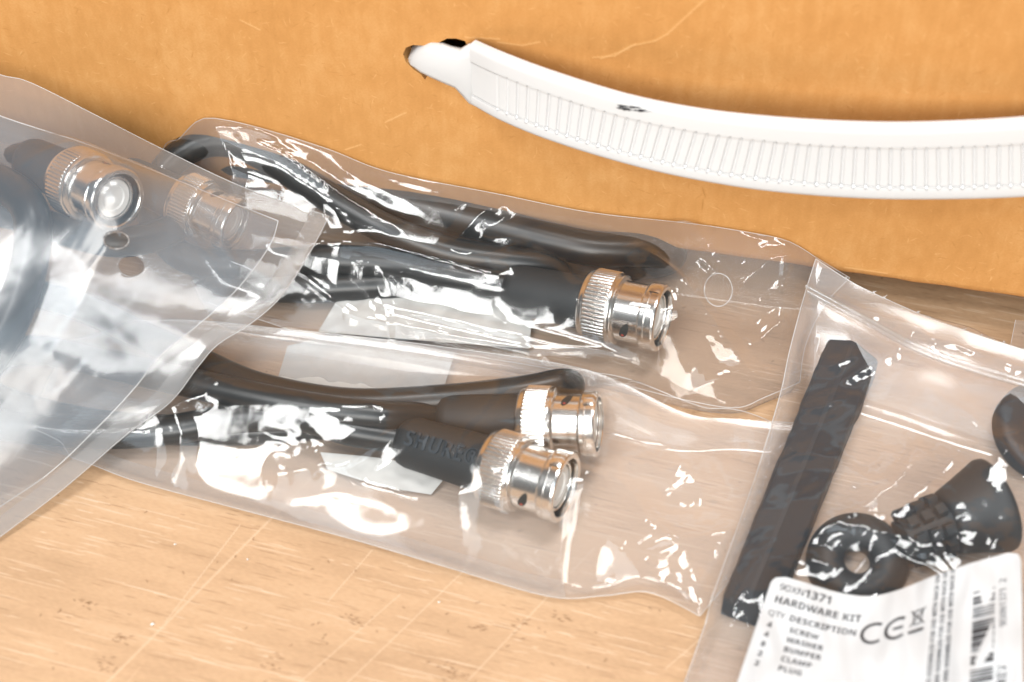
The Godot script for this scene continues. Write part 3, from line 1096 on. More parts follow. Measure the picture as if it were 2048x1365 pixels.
	obj("film_edge", film_edge(f, 1, 0.07), M.edge, bag)
	obj("film_edge", film_edge(f, 0, 0.07), M.edge, bag)
	obj("film_edge", film_edge(f, 3, 0.07), M.edge, bag)

# a narrow strip along part of an edge, shifted by so many plan pixels
func seal_strip(e: Array, shift: Vector2, lift: float, _side: int, from_f: float, to_f: float) -> ArrayMesh:
	var p := resample(e, 240)
	var pts := PackedVector3Array()
	var a := int(from_f * 239)
	var b := int(to_f * 239)
	for j in 4:
		for k in range(a, b + 1):
			var f := j / 3.0
			pts.append(at(p[k].x + shift.x * f, p[k].y + shift.y * f, p[k].z + lift))
	var m := MB.new()
	m.grid(pts, b - a + 1, 4, Vector3.UP)
	return m.done()

# a thin paper sheet between two edge lines
func sheet(top: Array, bottom: Array, wave: float, sd: int) -> ArrayMesh:
	var a := resample(top, 40)
	var b := resample(bottom, 40)
	var n := noise(sd, 0.02, 2)
	var m := MB.new()
	for thick in [0.0, -0.12]:
		var pts := PackedVector3Array()
		for j in 20:
			for k in 40:
				var q := a[k].lerp(b[k], j / 19.0)
				pts.append(at(q.x, q.y, q.z + n.get_noise_2d(q.x, q.y) * wave + thick))
		m.grid(pts, 40, 20, Vector3.UP if thick == 0.0 else Vector3.DOWN)
	return m.done()

func build_upper_bag() -> void:
	var r := 2.9 * MM
	var cab := thing("coaxial_cable", "black coiled cable in the bag against the box, one silver plug showing", "cable", at(900, 560, 0), "bagged coaxial cables")
	var b3 := plug_basis(12.0, 20.0)
	var o3 := at(1172, 606, 8.0)
	var e3 := plug(cab, o3, b3, 1.0, 15.0, false, -0.75, 1.0)
	var line := cable_line([e3 + b3.x * 0.004, e3, at(880, 548, 7.0), at(780, 528, 7.0), at(640, 520, 7.0), at(480, 530, 7.0), at(360, 510, 8.0), at(300, 420, 11.0), at(330, 340, 15.0), at(390, 292, 18.5), at(460, 285, 19.0), at(540, 318, 17.0), at(620, 372, 14.5), at(700, 420, 13.0), at(780, 462, 11.5), at(900, 505, 9.0), at(1020, 522, 8.0), at(1090, 530, 7.0), at(1110, 545, 5.0), at(1080, 550, 3.6), at(1020, 548, 3.2), at(900, 560, 3.2), at(660, 575, 3.2), at(480, 570, 3.4), at(400, 540, 5.0)])
	obj("cable_jacket", tube(line, r, 16), M.jacket, cab)
	var second := cable_line([at(380, 300, 11), at(470, 320, 13), at(600, 345, 12), at(720, 380, 11), at(860, 420, 11), at(1000, 455, 10.5), at(1100, 480, 10), at(1190, 498, 9.5), at(1290, 500, 8.5), at(1338, 506, 6.0), at(1320, 520, 3.6), at(1240, 530, 3.3)])
	obj("cable_jacket", tube(second, r * 1.15, 16), M.jacket, cab)
	var lab := obj("paper_label", sheet([Vector3(700, 556, 2.4), Vector3(860, 576, 2.4), Vector3(1068, 596, 2.4)], [Vector3(636, 664, 2.0), Vector3(850, 682, 2.6), Vector3(1058, 698, 2.2)], 0.7, 63), M.slip)
	tag(lab, "white paper label below the silver plug's boot in the bag against the box", "label")
	var ob := cable_obstacles(line, r)
	ob.append_array(cable_obstacles(second, r * 1.15))
	ob.append_array(plug_obstacles(o3, b3, 1.0, 15.0))
	var top := []
	for q in [[322, 318], [352, 285], [398, 240], [450, 240], [540, 262], [660, 300], [780, 345], [1000, 389], [1180, 425], [1370, 446], [1480, 462], [1575, 482], [1640, 520], [1700, 556]]:
		top.append(Vector3(q[0], q[1], wall_height(q[0], q[1], 0.8)))
	var bottom := [Vector3(400, 600, 8), Vector3(520, 640, 7), Vector3(640, 674, 5), Vector3(900, 706, 5), Vector3(1100, 738, 5), Vector3(1240, 768, 4), Vector3(1360, 798, 4), Vector3(1470, 816, 3), Vector3(1530, 795, 3), Vector3(1600, 765, 3)]
	var left := [top[0], Vector3(330, 420, 11), Vector3(400, 600, 8)]
	var right := [top[13], Vector3(1650, 610, 7), Vector3(1612, 690, 5), Vector3(1600, 765, 3)]
	var f := film_sheet(top, bottom, left, right, {
		"obstacles": ob, "noise": 0.16, "scale": 0.010, "seed": 9, "crinkle": [0.08, 1200, 1420], "folds": [[20, 380, 260, 1250, 700, 240, 70, 0.28, 18, 25], [16, 1250, 450, 1600, 780, 160, 65, 0.55, 60, 45], [18, 420, 260, 1600, 720, 150, 16, 0.38, 50, 40]], "press": 0.006, "rounds": 160, "stretch": 2.4, "along": Vector2(1, 0.28), "res": 5.0,
		"holes": [Vector4(1437, 580, 28, 33)],
		"creases": [
			[1.62, 30, Vector2(1270, 545), Vector2(1330, 600), Vector2(1420, 680), Vector2(1500, 760)],
			[0.81, 22, Vector2(1385, 530), Vector2(1430, 575), Vector2(1475, 625)],
			[1.30, 40, Vector2(1350, 430), Vector2(1400, 490), Vector2(1440, 545)],
			[1.94, 50, Vector2(1575, 480), Vector2(1570, 560), Vector2(1560, 640), Vector2(1575, 740)],
			[1.13, 36, Vector2(1480, 590), Vector2(1540, 530), Vector2(1640, 530)],
			[1.13, 36, Vector2(1490, 720), Vector2(1540, 680), Vector2(1580, 650)],
			[0.97, 30, Vector2(420, 245), Vector2(450, 300), Vector2(465, 350), Vector2(450, 400)],
			[0.81, 26, Vector2(360, 300), Vector2(400, 262), Vector2(470, 262), Vector2(540, 262)],
			[0.73, 22, Vector2(480, 275), Vector2(560, 310), Vector2(640, 375), Vector2(700, 420), Vector2(790, 470)],
			[0.65, 30, Vector2(900, 520), Vector2(930, 480), Vector2(960, 440), Vector2(1010, 420)],
			[0.89, 26, Vector2(640, 500), Vector2(760, 515), Vector2(900, 545), Vector2(1000, 570)],
			[0.73, 18, Vector2(760, 620), Vector2(900, 650), Vector2(1050, 685), Vector2(1200, 725), Vector2(1320, 770)],
			[0.65, 18, Vector2(700, 640), Vector2(900, 680), Vector2(1100, 715), Vector2(1260, 750)],
			[0.65, 24, Vector2(1320, 690), Vector2(1400, 700), Vector2(1480, 740)],
			[0.97, 30, Vector2(1390, 790), Vector2(1480, 760), Vector2(1560, 770)]]})
	var bag := thing("plastic_bag", "clear plastic bag leaning on the cardboard box with a round hang hole", "bag", at(950, 560, 0), "clear bags of cables")
	obj("front_film", film_mesh(f), M.film, bag)
	obj("back_film", back_sheet(top, bottom, left, right, 22.0, 4.0), M.film_back, bag)
	obj("film_edge", film_edge(f, 0, 0.06), M.edge, bag)
	obj("film_edge", film_edge(f, 1, 0.07), M.edge, bag)
	obj("film_edge", film_edge(f, 3, 0.07), M.edge, bag)
	obj("hole_rim", hole_rim(f, Vector4(1437, 580, 28, 33), 8.0), M.edge, bag)

func hole_rim(f: Dictionary, c: Vector4, _h: float) -> ArrayMesh:
	# follow the film's own height round the hole
	var p := PackedVector3Array()
	for k in 41:
		var a := TAU * k / 40.0
		var q := at(c.x + cos(a) * c.z, c.y + sin(a) * c.w, 8.0)
		var best := 1e9
		var y := 0.0
		var x := Vector3.ZERO
		for v in f.pos:
			var d := Vector2(ray_px(v).x - (c.x + cos(a) * c.z), ray_px(v).y - (c.y + sin(a) * c.w)).length_squared() if absf(v.x - q.x) < 0.012 and absf(v.z - q.z) < 0.02 else 1e9
			if d < best:
				best = d
				x = v
		y = x.y
		p.append(at(c.x + cos(a) * c.z, c.y + sin(a) * c.w, y / MM))
	return tube(p, 0.09 * MM, 6, -1.0, false)

func ray_px(p: Vector3) -> Vector2:
	var l := cam_basis.inverse() * (p - cam_at)
	return Vector2(1024.0 + l.x / -l.z / half_tan * 682.5, 682.5 - l.y / -l.z / half_tan * 682.5)

func build_left_bags() -> void:
	# the one behind
	var r := 2.9 * MM
	var cab2 := thing("coaxial_cable", "dark cable with a blurred plug in the bag behind the front left bag", "cable", at(300, 420, 0), "bagged coaxial cables")
	var b5 := plug_basis(24.0, 15.0)
	var o5 := at(356, 398, 15.0)
	var e5 := plug(cab2, o5, b5, 0.86, 14.0, false, -2.2, 2.0)
	var l5 := cable_line([e5 + b5.x * 0.004, e5, at(210, 340, 19), at(80, 290, 21), at(-60, 260, 21), at(-180, 320, 20)])
	obj("cable_jacket", tube(l5, r, 14), M.jacket, cab2)
	var l7 := cable_line([at(-160, 420, 15), at(0, 425, 15), at(130, 462, 15), at(225, 484, 15), at(300, 476, 14), at(350, 456, 13)])
	obj("cable_jacket", tube(l7, r, 14), M.jacket, cab2)
	var ob := cable_obstacles(l5, r)
	ob.append_array(plug_obstacles(o5, b5, 0.95, 14.0))
	var top := [Vector3(-220, 95, 38), Vector3(-80, 120, 37), Vector3(0, 150, 35.5), Vector3(60, 165, 34.5), Vector3(200, 235, 30), Vector3(330, 301, 25), Vector3(490, 376, 20.5), Vector3(658, 433, 17)]
	var right := [Vector3(658, 433, 17), Vector3(620, 505, 16), Vector3(565, 590, 15), Vector3(505, 645, 14), Vector3(435, 690, 13), Vector3(395, 735, 12), Vector3(340, 805, 10), Vector3(250, 872, 7), Vector3(130, 975, 3.5), Vector3(0, 1074, 1.2), Vector3(-110, 1155, 1)]
	var bottom := [Vector3(-420, 1120, 2), Vector3(-260, 1150, 1), Vector3(-110, 1155, 1)]
	var left := [Vector3(-220, 95, 38), Vector3(-330, 600, 25), Vector3(-420, 1120, 2)]
	var f := film_sheet(top, bottom, left, right, {"obstacles": ob, "noise": 0.15, "scale": 0.006, "seed": 15, "folds": [[14, 0, 200, 620, 800, 260, 110, 0.3, -40, 15]], "press": 0.004, "stretch": 2.2, "along": Vector2(0.75, -0.66), "res": 6.0,
		"creases": [[1.2, 40, Vector2(420, 480), Vector2(470, 540), Vector2(560, 570)], [1.0, 20, Vector2(540, 490), Vector2(590, 500)]],
		"holes": [Vector4(262, 532, 25, 20)]})
	var bag2 := thing("plastic_bag", "clear plastic bag half hidden behind the front left bag, milky sealed edge", "bag", at(200, 600, 0), "clear bags of cables")
	obj("front_film", film_mesh(f), M.film_mid, bag2)
	obj("side_seal", seal_strip(right, Vector2(-34, -16), 0.5, 3, 0.0, 1.0), M.seal, bag2)
	obj("film_edge", film_edge(f, 3, 0.08), M.edge, bag2)
	obj("film_edge", film_edge(f, 0, 0.07), M.edge, bag2)

	# the one in front
	var cab := thing("coaxial_cable", "black cable bent round in the front left bag, plug end facing out", "cable", at(100, 500, 0), "bagged coaxial cables")
	var b4 := plug_basis(24.0, 36.0)
	var o4 := at(138, 356, 33.0)
	var e4 := plug(cab, o4, b4, 0.92, 13.0, false, -1.6, 0.3)
	var l4 := cable_line([e4 + b4.x * 0.004, e4, at(10, 320, 28), at(-80, 300, 27), at(-160, 340, 26)])
	obj("cable_jacket", tube(l4, r, 14), M.jacket, cab)
	var l6 := cable_line([at(-120, 330, 30), at(-40, 350, 31), at(30, 385, 31.5), at(62, 430, 31), at(62, 500, 28), at(40, 590, 24), at(0, 680, 20), at(-70, 780, 15), at(-160, 860, 12)])
	obj("cable_jacket", tube(l6, 3.3 * MM, 16), M.jacket, cab)
	ob = cable_obstacles(l4, r)
	ob.append_array(cable_obstacles(l6, 3.3 * MM))
	ob.append_array(plug_obstacles(o4, b4, 0.86, 13.0))
	top = [Vector3(-220, 150, 45), Vector3(-80, 198, 43), Vector3(0, 232, 41), Vector3(90, 262, 39), Vector3(180, 291, 37), Vector3(380, 371, 31), Vector3(470, 408, 28), Vector3(556, 442, 25)]
	right = [Vector3(556, 442, 25), Vector3(540, 490, 23), Vector3(490, 560, 21), Vector3(440, 612, 20), Vector3(390, 655, 18.5), Vector3(320, 712, 17), Vector3(270, 775, 15), Vector3(200, 850, 11), Vector3(100, 945, 6), Vector3(0, 1014, 3.5), Vector3(-110, 1095, 2.5)]
	bottom = [Vector3(-420, 1060, 4), Vector3(-260, 1090, 3), Vector3(-110, 1095, 2.5)]
	left = [Vector3(-220, 150, 45), Vector3(-330, 600, 32), Vector3(-420, 1060, 4)]
	f = film_sheet(top, bottom, left, right, {"obstacles": ob, "noise": 0.18, "scale": 0.005, "seed": 23, "folds": [[18, 0, 300, 520, 950, 340, 130, 0.55, -45, 12], [10, 300, 420, 560, 700, 140, 60, 0.6, 50, 30]], "press": 0.004, "stretch": 3.0, "along": Vector2(0.75, -0.66), "res": 5.0,
		"holes": [Vector4(232, 481, 25, 17)],
		"creases": [
			[1.09, 50, Vector2(380, 390), Vector2(365, 450), Vector2(400, 520), Vector2(460, 590)],
			[0.91, 45, Vector2(385, 400), Vector2(440, 470), Vector2(480, 560)],
			[0.73, 60, Vector2(370, 470), Vector2(350, 560), Vector2(320, 680)],
			[0.82, 60, Vector2(300, 500), Vector2(200, 600), Vector2(110, 720)],
			[0.55, 30, Vector2(300, 495), Vector2(240, 555), Vector2(180, 600)],
			[0.64, 50, Vector2(320, 600), Vector2(220, 690), Vector2(120, 800)],
			[0.55, 40, Vector2(300, 710), Vector2(220, 740), Vector2(190, 770)],
			[0.55, 50, Vector2(170, 300), Vector2(110, 330), Vector2(40, 360)]]})
	var bag := thing("plastic_bag", "clear plastic bag foremost at the left with grey sheen and small punched hole", "bag", at(100, 700, 0), "clear bags of cables")
	obj("front_film", film_mesh(f), M.film_thick, bag)
	obj("film_edge", film_edge(f, 3, 0.08), M.edge, bag)
	obj("film_edge", film_edge(f, 0, 0.08), M.edge, bag)
	obj("hole_rim", hole_rim(f, Vector4(232, 481, 25, 17), 25.0), M.edge, bag)

func build_zip_bag() -> void:
	var ob := []
	# long rubber strip
	var a0 := at(1700, 712, 4.0)
	var a1 := at(1492, 1222, 4.0)
	var ax := (a1 - a0).normalized()
	var sd := Vector3.UP.cross(ax).normalized()
	if sd.x < 0.0: sd = -sd
	var m := MB.new()
	var prof := [Vector2(-4.6, -3.6), Vector2(-4.6, 2.6), Vector2(-4.0, 3.4), Vector2(-0.2, 4.2), Vector2(0.6, 4.1), Vector2(4.8, 1.4), Vector2(5.2, 0.6), Vector2(5.2, -3.6), Vector2(-4.6, -3.6)]
	var wob := noise(71, 60.0, 2)
	var n_len := 30
	for k in prof.size() - 1:
		var pts := PackedVector3Array()
		for j in n_len:
			var f := j / float(n_len - 1)
			for q in [prof[k], prof[k + 1]]:
				var wv := 1.0 + wob.get_noise_2d(f * 2.0, q.x) * 0.05
				pts.append(a0.lerp(a1, f) + sd * (q.x * wv * (1.0 - 0.12 * f) * MM) + Vector3.UP * (q.y * MM))
		m.grid(pts, 2, n_len, sd * (prof[k].x + prof[k + 1].x) + Vector3.UP * (prof[k].y + prof[k + 1].y))
	for e in [a0, a1]:
		for k in range(1, prof.size() - 2):
			var w := 1.0 if e == a0 else 0.88
			m.flat_tri(e + sd * prof[0].x * w * MM + Vector3.UP * prof[0].y * MM, e + sd * prof[k].x * w * MM + Vector3.UP * prof[k].y * MM, e + sd * prof[k + 1].x * w * MM + Vector3.UP * prof[k + 1].y * MM, -ax if e == a0 else ax)
	var strip := obj("rubber_strip", m.done(), M.foam)
	tag(strip, "long blue-black rubber strip lying along the left side of the zip bag", "rubber strip")
	ob.append([a0, a1, 4.6 * MM])
	ob.append([a0 - sd * 0.003, a1 - sd * 0.003, 3.6 * MM])
	# round rubber bumper with a hole
	m = MB.new()
	var bb := Basis(Vector3(-0.08, 0.93, 0.36).normalized(), Vector3.RIGHT, Vector3.ZERO)
	bb.y = (bb.y - bb.x * bb.x.dot(bb.y)).normalized()
	bb.z = bb.x.cross(bb.y)
	var bo := at(1716, 1122, 3.2)
	lathe(m, [Vector2(-2.6, 2.2), Vector2(-2.6, 8.2), Vector2(-1.4, 8.6), Vector2(0.2, 8.2), Vector2(1.8, 6.8), Vector2(2.4, 5.8), Vector2(2.5, 4.6), Vector2(1.6, 2.6), Vector2(0.6, 2.3), Vector2(-2.6, 2.2)], bb, bo, 56, true)
	var bump := obj("rubber_bumper", m.done(), M.rubber)
	tag(bump, "round black rubber bumper with a centre hole above the printed label", "bumper")
	ob.append([bo, bo + Vector3(0.0002, 0.0, 0), 7.0 * MM])
	# black plug: cap and split stem
	var pl := thing("black_plug", "black plastic plug with broad cap and rough split stem", "plug", at(1930, 1030, 0))
	var pb := Basis((at(1790, 1075, 6.0) - at(1960, 1010, 7.0)).normalized(), Vector3.UP, Vector3.ZERO)
	pb.y = (pb.y - pb.x * pb.x.dot(pb.y)).normalized()
	pb.z = pb.x.cross(pb.y)
	var po := at(1965, 1020, 7.5)
	m = MB.new()
	lathe(m, [Vector2(-3.0, 0.0), Vector2(-3.0, 7.6), Vector2(-2.6, 8.2), Vector2(-1.8, 8.3), Vector2(-1.0, 8.0), Vector2(3.0, 6.6), Vector2(6.2, 5.6), Vector2(6.8, 5.2), Vector2(6.8, 4.0)], pb, po, 44, true)
	obj("cap", m.done(), M.rubber, pl)
	m = MB.new()
	lathe(m, [Vector2(6.5, 4.2), Vector2(14.0, 3.8), Vector2(15.0, 3.2), Vector2(15.0, 0.0)], pb, po, 32)
	obj("stem", m.done(), M.rubber, pl)
	for k in 9:
		var an := TAU * k / 9.0
		var rad := pb.y * cos(an) + pb.z * sin(an)
		var tg := pb.x.cross(rad)
		m = MB.new()
		for q in 3:
			var o := po + pb.x * ((7.6 + q * 2.6) * MM) + rad * (3.9 * MM) - tg * (0.9 * MM)
			m.box(o, pb.x * (1.7 * MM), rad * ((1.7 - 0.25 * q) * MM), tg * (1.8 * MM))
		obj("stem_tooth", m.done(), M.rubber, pl)
	ob.append([po - pb.x * 0.002, po + pb.x * 0.006, 7.6 * MM])
	ob.append([po + pb.x * 0.006, po + pb.x * 0.015, 5.2 * MM])
	# another dark cap at the edge
	m = MB.new()
	var cb := Basis(Vector3(0.25, 0.95, 0.15).normalized(), Vector3.RIGHT, Vector3.ZERO)
	cb.y = (cb.y - cb.x * cb.x.dot(cb.y)).normalized()
	cb.z = cb.x.cross(cb.y)
	lathe(m, [Vector2(-2.2, 0.0), Vector2(-2.2, 9.0), Vector2(-1.4, 9.4), Vector2(1.0, 9.4), Vector2(1.8, 9.0), Vector2(2.0, 8.0), Vector2(2.0, 3.4), Vector2(1.0, 3.0), Vector2(1.0, 0.0)], cb, at(2090, 866, 3.6), 44, true)
	var cl := obj("black_clamp", m.done(), M.foam)
	tag(cl, "dark round clamp cut off by the right edge, under crumpled film", "clamp")
	ob.append([at(2000, 862, 3.0), at(2090, 864, 3.0), 3.6 * MM])

	var top := [Vector3(1632, 518, 14), Vector3(1690, 556, 13.5), Vector3(1740, 583, 13), Vector3(1850, 632, 12), Vector3(1950, 668, 12), Vector3(2060, 703, 12), Vector3(2300, 780, 12)]
	var left := [Vector3(1632, 518, 14), Vector3(1608, 595, 12), Vector3(1580, 700, 9.5), Vector3(1555, 810, 7.5), Vector3(1480, 1050, 4), Vector3(1370, 1365, 2), Vector3(1335, 1470, 1)]
	var bottom := [Vector3(1335, 1470, 1), Vector3(1700, 1500, 4), Vector3(2280, 1520, 4)]
	var right := [Vector3(2300, 780, 12), Vector3(2290, 1100, 8), Vector3(2280, 1520, 4)]
	var f := film_sheet(top, bottom, left, right, {
		"obstacles": ob, "noise": 0.18, "scale": 0.012, "seed": 33, "crinkle": [0.06, 1300, 1500], "folds": [[40, 1420, 600, 2048, 1365, 160, 60, 0.75, 80, 50], [14, 1580, 600, 2048, 900, 150, 70, 0.6, 40, 30], [30, 1400, 650, 2048, 1200, 90, 34, 0.5, 80, 60], [40, 1420, 600, 2048, 1365, 150, 18, 0.45, 70, 60]], "press": 0.010, "rounds": 150, "stretch": 1.3, "along": Vector2(0.4, 1.0), "res": 5.0, "edge_cells": 4.0,
		"creases": [
			[0.96, 22, Vector2(1612, 578), Vector2(1720, 635), Vector2(1850, 706), Vector2(2010, 756), Vector2(2200, 800)],
			[0.84, 34, Vector2(1680, 610), Vector2(1668, 650), Vector2(1720, 690), Vector2(1790, 735)],
			[1.20, 40, Vector2(1790, 735), Vector2(1840, 680)],
			[1.92, 60, Vector2(1838, 826), Vector2(1805, 880), Vector2(1812, 970), Vector2(1778, 1030)],
			[1.80, 60, Vector2(1838, 826), Vector2(1900, 880), Vector2(1990, 970), Vector2(2040, 1010)],
			[1.20, 40, Vector2(1778, 1030), Vector2(1730, 1062), Vector2(1640, 1110)],
			[1.08, 40, Vector2(1778, 1030), Vector2(1850, 970)],
			[1.32, 45, Vector2(1530, 1130), Vector2(1470, 1230), Vector2(1420, 1330), Vector2(1400, 1400)],
			[0.96, 36, Vector2(1632, 1104), Vector2(1720, 1112), Vector2(1810, 1135)],
			[0.72, 30, Vector2(1560, 1160), Vector2(1620, 1165), Vector2(1660, 1180)],
			[0.96, 36, Vector2(1900, 810), Vector2(1960, 770), Vector2(2000, 740)],
			[0.90, 40, Vector2(1990, 850), Vector2(2050, 830), Vector2(2120, 840)],
			[0.72, 30, Vector2(1560, 820), Vector2(1640, 850), Vector2(1690, 830)],
			[0.72, 30, Vector2(1520, 960), Vector2(1590, 940), Vector2(1650, 960)],
			[0.60, 26, Vector2(1600, 740), Vector2(1660, 760), Vector2(1720, 740)],
			[0.72, 30, Vector2(2040, 900), Vector2(1990, 940), Vector2(2060, 1000)]]})
	var bag := thing("zip_bag", "clear zip bag with black rubber fittings and a printed white label", "bag", at(1750, 950, 0))
	obj("front_film", film_mesh(f), M.film_zip, bag)
	obj("back_film", back_sheet(top, bottom, left, right, 14.0), M.film_white, bag)
	obj("film_edge", film_edge(f, 2, 0.09), M.edge, bag)
	obj("film_edge", film_edge(f, 0, 0.07), M.edge, bag)
	for k in 2:
		var p := PackedVector3Array()
		var q := resample([Vector3(1612, 572, 13.0), Vector3(1720, 630, 12.6), Vector3(1850, 698, 12.8), Vector3(2010, 750, 13.0), Vector3(2200, 800, 13.0)], 80)
		for s in q: p.append(at(s.x + k * 4, s.y + k * 11, s.z + 0.8))
		obj("zip_track", tube(p, 0.42 * MM, 10), M.seal, bag)
	# torn tufts along the open edge
	rng.seed = 77
	var tt := resample(top, 60)
	m = MB.new()
	for k in 8:
		var q := tt[6 + k * 4 + rng.randi_range(-1, 1)]
		var c := at(q.x, q.y, q.z)
		for s in 4:
			var d := Vector3(rng.randf_range(-1, 1), rng.randf_range(0.2, 1.2), rng.randf_range(-1.4, -0.3)) * (rng.randf_range(0.15, 0.4) * MM)
			tube_into(m, PackedVector3Array([c, c + d * 0.5, c + d + Vector3(0.0002, 0, 0)]), 0.12 * MM, 5, 0.05 * MM)
	var tu := obj("torn_tufts", m.done(), M.edge, bag)
	tu.set_meta("kind", "stuff")
	build_print_label()
	# corner of one more bag beyond
	var far := thing("plastic_bag", "corner of a grey clear bag at the right edge beyond the zip bag", "bag", at(2060, 700, 0), "clear bags of cables")
	var ft := [Vector3(2032, 640, 6), Vector3(2100, 650, 6), Vector3(2250, 680, 6)]
	var fb := [Vector3(2018, 700, 5), Vector3(2100, 740, 5), Vector3(2250, 790, 5)]
	var fl := [Vector3(2032, 640, 6), Vector3(2022, 690, 5), Vector3(2018, 700, 5)]
	var fr := [Vector3(2250, 680, 6), Vector3(2250, 740, 5), Vector3(2250, 790, 5)]
	var fs := film_sheet(ft, fb, fl, fr, {"noise": 0.2, "seed": 5, "res": 5.0})
	obj("front_film", film_mesh(fs), M.seal, far)
	obj("film_edge", film_edge(fs, 2, 0.07), M.edge, far)

# the printed label: a sheet that dips in the middle; print is laid on it in (u mm, v mm)
var lab_grid: PackedVector3Array
const LAB_W := 62.0
const LAB_H := 44.0

func on_label(x: float, y: float, z: float) -> Vector3:
	var u := clampf(x / LAB_W, 0.0, 1.0) * 79.0
	var v := clampf(y / LAB_H, 0.0, 1.0) * 49.0
	var i := mini(int(u), 78)
	var j := mini(int(v), 48)
	var fu := u - i
	var fv := v - j
	var a := lab_grid[j * 80 + i].lerp(lab_grid[j * 80 + i + 1], fu)
	var b := lab_grid[j * 80 + 80 + i].lerp(lab_grid[j * 80 + 81 + i], fu)
	var n := (lab_grid[j * 80 + i + 1] - lab_grid[j * 80 + i]).cross(lab_grid[j * 80 + 80 + i] - lab_grid[j * 80 + i]).normalized()
	if n.y < 0.0: n = -n
	return a.lerp(b, fv) + n * (z * MM)

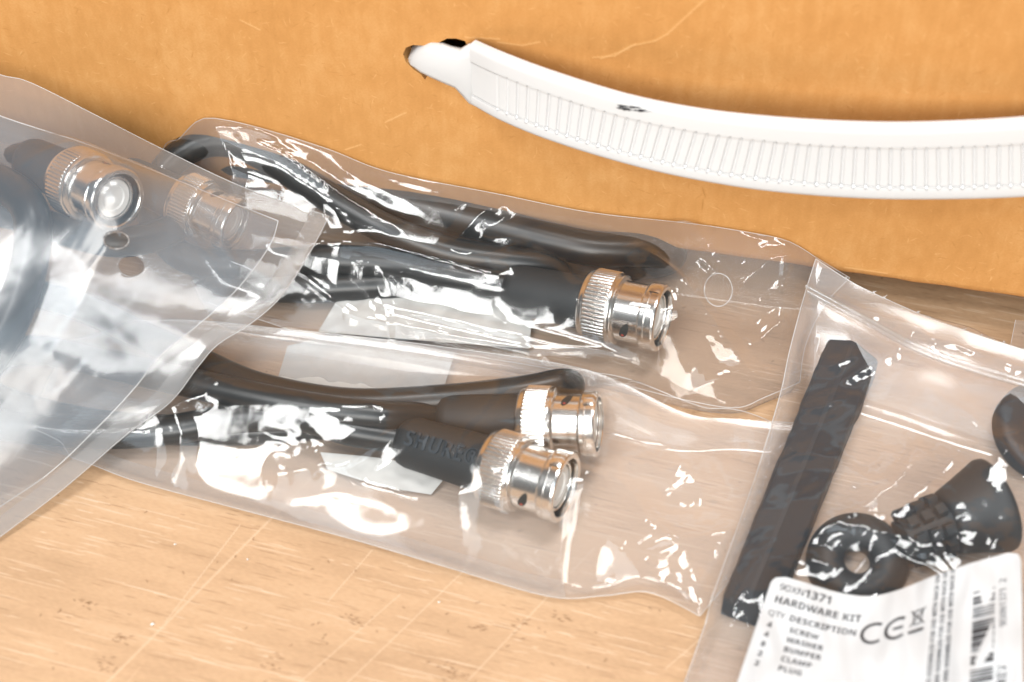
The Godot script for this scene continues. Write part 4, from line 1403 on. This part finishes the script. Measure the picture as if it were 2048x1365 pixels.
func build_print_label() -> void:
	var t := thing("printed_label", "printed white paper label with barcode and kit list on the zip bag", "label", at(1780, 1250, 0))
	var top := [Vector3(1548, 1148, 9.5), Vector3(1600, 1163, 9.8), Vector3(1680, 1186, 10), Vector3(1740, 1193, 10), Vector3(1800, 1180, 11), Vector3(1880, 1148, 13), Vector3(1960, 1122, 15), Vector3(2042, 1100, 16)]
	var bottom := [Vector3(1450, 1440, 8), Vector3(1560, 1462, 8.5), Vector3(1700, 1490, 9), Vector3(1800, 1480, 11), Vector3(2046, 1440, 15)]
	var left := [Vector3(1548, 1148, 9.5), Vector3(1500, 1290, 8.5), Vector3(1450, 1440, 8)]
	var right := [Vector3(2042, 1100, 16), Vector3(2046, 1270, 16), Vector3(2046, 1440, 15)]
	var g := coons(top, bottom, left, right, 80, 50)
	lab_grid = PackedVector3Array()
	var ln := noise(47, 0.012, 2)
	for q in g: lab_grid.append(at(q.x, q.y, q.z + 3.0 + ln.get_noise_2d(q.x, q.y * 0.4) * 0.9))
	var rc := 3.0
	var m := MB.new()
	var pts := PackedVector3Array()
	for j in 50:
		for i in 80:
			var x := LAB_W * i / 79.0
			var y := LAB_H * j / 49.0
			# rounded upper corners
			if y < rc:
				var inset := rc - sqrt(maxf(rc * rc - (rc - y) * (rc - y), 0.0))
				x = lerpf(inset, LAB_W - inset, i / 79.0)
			pts.append(on_label(x, y, 0.0))
	m.grid(pts, 80, 50, Vector3.UP)
	obj("label_sheet", m.done(), M.print_paper, t)
	var write := func(text: String, x: float, y: float, size: float, bold: bool, turn: float) -> void:
		var c := cos(turn)
		var s := sin(turn)
		var put := func(px: float, py: float, pz: float) -> Vector3:
			return on_label(x + px * c + py * s, y - py * c + px * s, 0.02 + pz)
		obj("print", lettering(text, size, 0.03, put, bold), M.ink, t)
	write.call("90XN", 2.2, 4.6, 2.0, false, 0.0)
	write.call("1371", 8.4, 4.9, 2.4, true, 0.0)
	write.call("HARDWARE KIT", 2.0, 8.6, 2.15, true, 0.0)
	write.call("QTY", 1.6, 12.4, 1.7, false, 0.0)
	write.call("DESCRIPTION", 6.6, 12.6, 1.85, true, 0.0)
	var rows := [["4", "SCREW"], ["4", "WASHER"], ["8", "BUMPER"], ["2", "CLAMP"], ["2", "PLUG"]]
	for k in rows.size():
		write.call(rows[k][0], 2.2, 15.8 + k * 2.9, 1.6, true, 0.0)
		write.call(rows[k][1], 7.4, 15.8 + k * 2.9, 1.6, true, 0.0)
	# CE mark: two open arcs and a bar
	for k in 2:
		m = MB.new()
		var cx := 26.6 + k * 5.6
		var pa := PackedVector3Array()
		for j in 17:
			var an := deg_to_rad(55.0 + 250.0 * j / 16.0)
			for rr in [2.35, 3.15]:
				pa.append(on_label(cx + cos(an) * rr, 11.4 - sin(an) * rr, 0.05))
		m.grid(pa, 2, 17, Vector3.UP)
		if k == 1: m.quad(on_label(cx - 2.7, 11.1, 0.05), on_label(cx + 1.4, 11.1, 0.05), on_label(cx + 1.4, 11.75, 0.05), on_label(cx - 2.7, 11.75, 0.05), Vector3.UP)
		obj("print", m.done(), M.ink, t)
	# crossed-out bin and its bar
	m = MB.new()
	var bar := func(x0: float, y0: float, x1: float, y1: float, w: float) -> void:
		var d := Vector2(x1 - x0, y1 - y0).normalized() * w * 0.5
		m.quad(on_label(x0 - d.y, y0 + d.x, 0.05), on_label(x1 - d.y, y1 + d.x, 0.05), on_label(x1 + d.y, y1 - d.x, 0.05), on_label(x0 + d.y, y0 - d.x, 0.05), Vector3.UP)
	for s in [[35.4, 8.3, 38.7, 8.3], [35.8, 8.3, 36.2, 12.0], [38.3, 8.3, 37.9, 12.0], [36.2, 12.0, 37.9, 12.0], [35.2, 7.9, 38.8, 12.3], [38.8, 7.9, 35.2, 12.3]]:
		bar.call(s[0], s[1], s[2], s[3], 0.28)
	bar.call(35.0, 13.9, 38.8, 13.9, 0.75)
	obj("print", m.done(), M.ink, t)
	# two columns of fine print that run up the label
	for k in 3:
		write.call("DESIGNED AND ASSEMBLED FOR USE WITH RACK UNITS", 42.2 + k * 1.9, 40.0 - k * 0.7, 1.2, true, -PI / 2)
	# barcode with bars lying across
	rng.seed = 91
	m = MB.new()
	var y := 8.0
	while y < 39.0:
		var w := rng.randf_range(0.3, 0.5) * (1.0 if rng.randf() < 0.55 else 2.6)
		m.quad(on_label(50.4, y, 0.05), on_label(55.6, y, 0.05), on_label(55.6, y + w, 0.05), on_label(50.4, y + w, 0.05), Vector3.UP)
		y += w + rng.randf_range(0.2, 0.45) * (1.0 if rng.randf() < 0.65 else 3.2)
	obj("barcode", m.done(), M.ink, t)
	write.call("90XN1371  2", 58.9, 19.0, 1.7, false, -PI / 2)
	write.call("REV", 59.2, 34.0, 2.2, true, -PI / 2)

func build_crumbs() -> void:
	rng.seed = 55
	for q in [[305, 1250, 0.42], [878, 1205, 0.25], [350, 1090, 0.25], [495, 1120, 0.2]]:
		var m := MB.new()
		var c := at(q[0], q[1], 0.12)
		var p := PackedVector3Array()
		for k in 5: p.append(c + Vector3((k - 2) * 0.3 * q[2] * MM, sin(k) * 0.05 * MM + 0.1 * MM, rng.randf_range(-0.15, 0.15) * MM))
		tube_into(m, p, q[2] * 0.5 * MM, 7, q[2] * 0.25 * MM)
		var o := obj("crumb", m.done(), M.crumb)
		tag(o, ["largest pale crumb on the bare table below the lowest bag", "tiny pale crumb on the table nearest the scratches in the middle", "tiny pale crumb just below the seal of the lowest bag", "smallest pale crumb among the grain below the lowest bag"][[305, 878, 350, 495].find(q[0])], "crumb", "crumbs on the table")
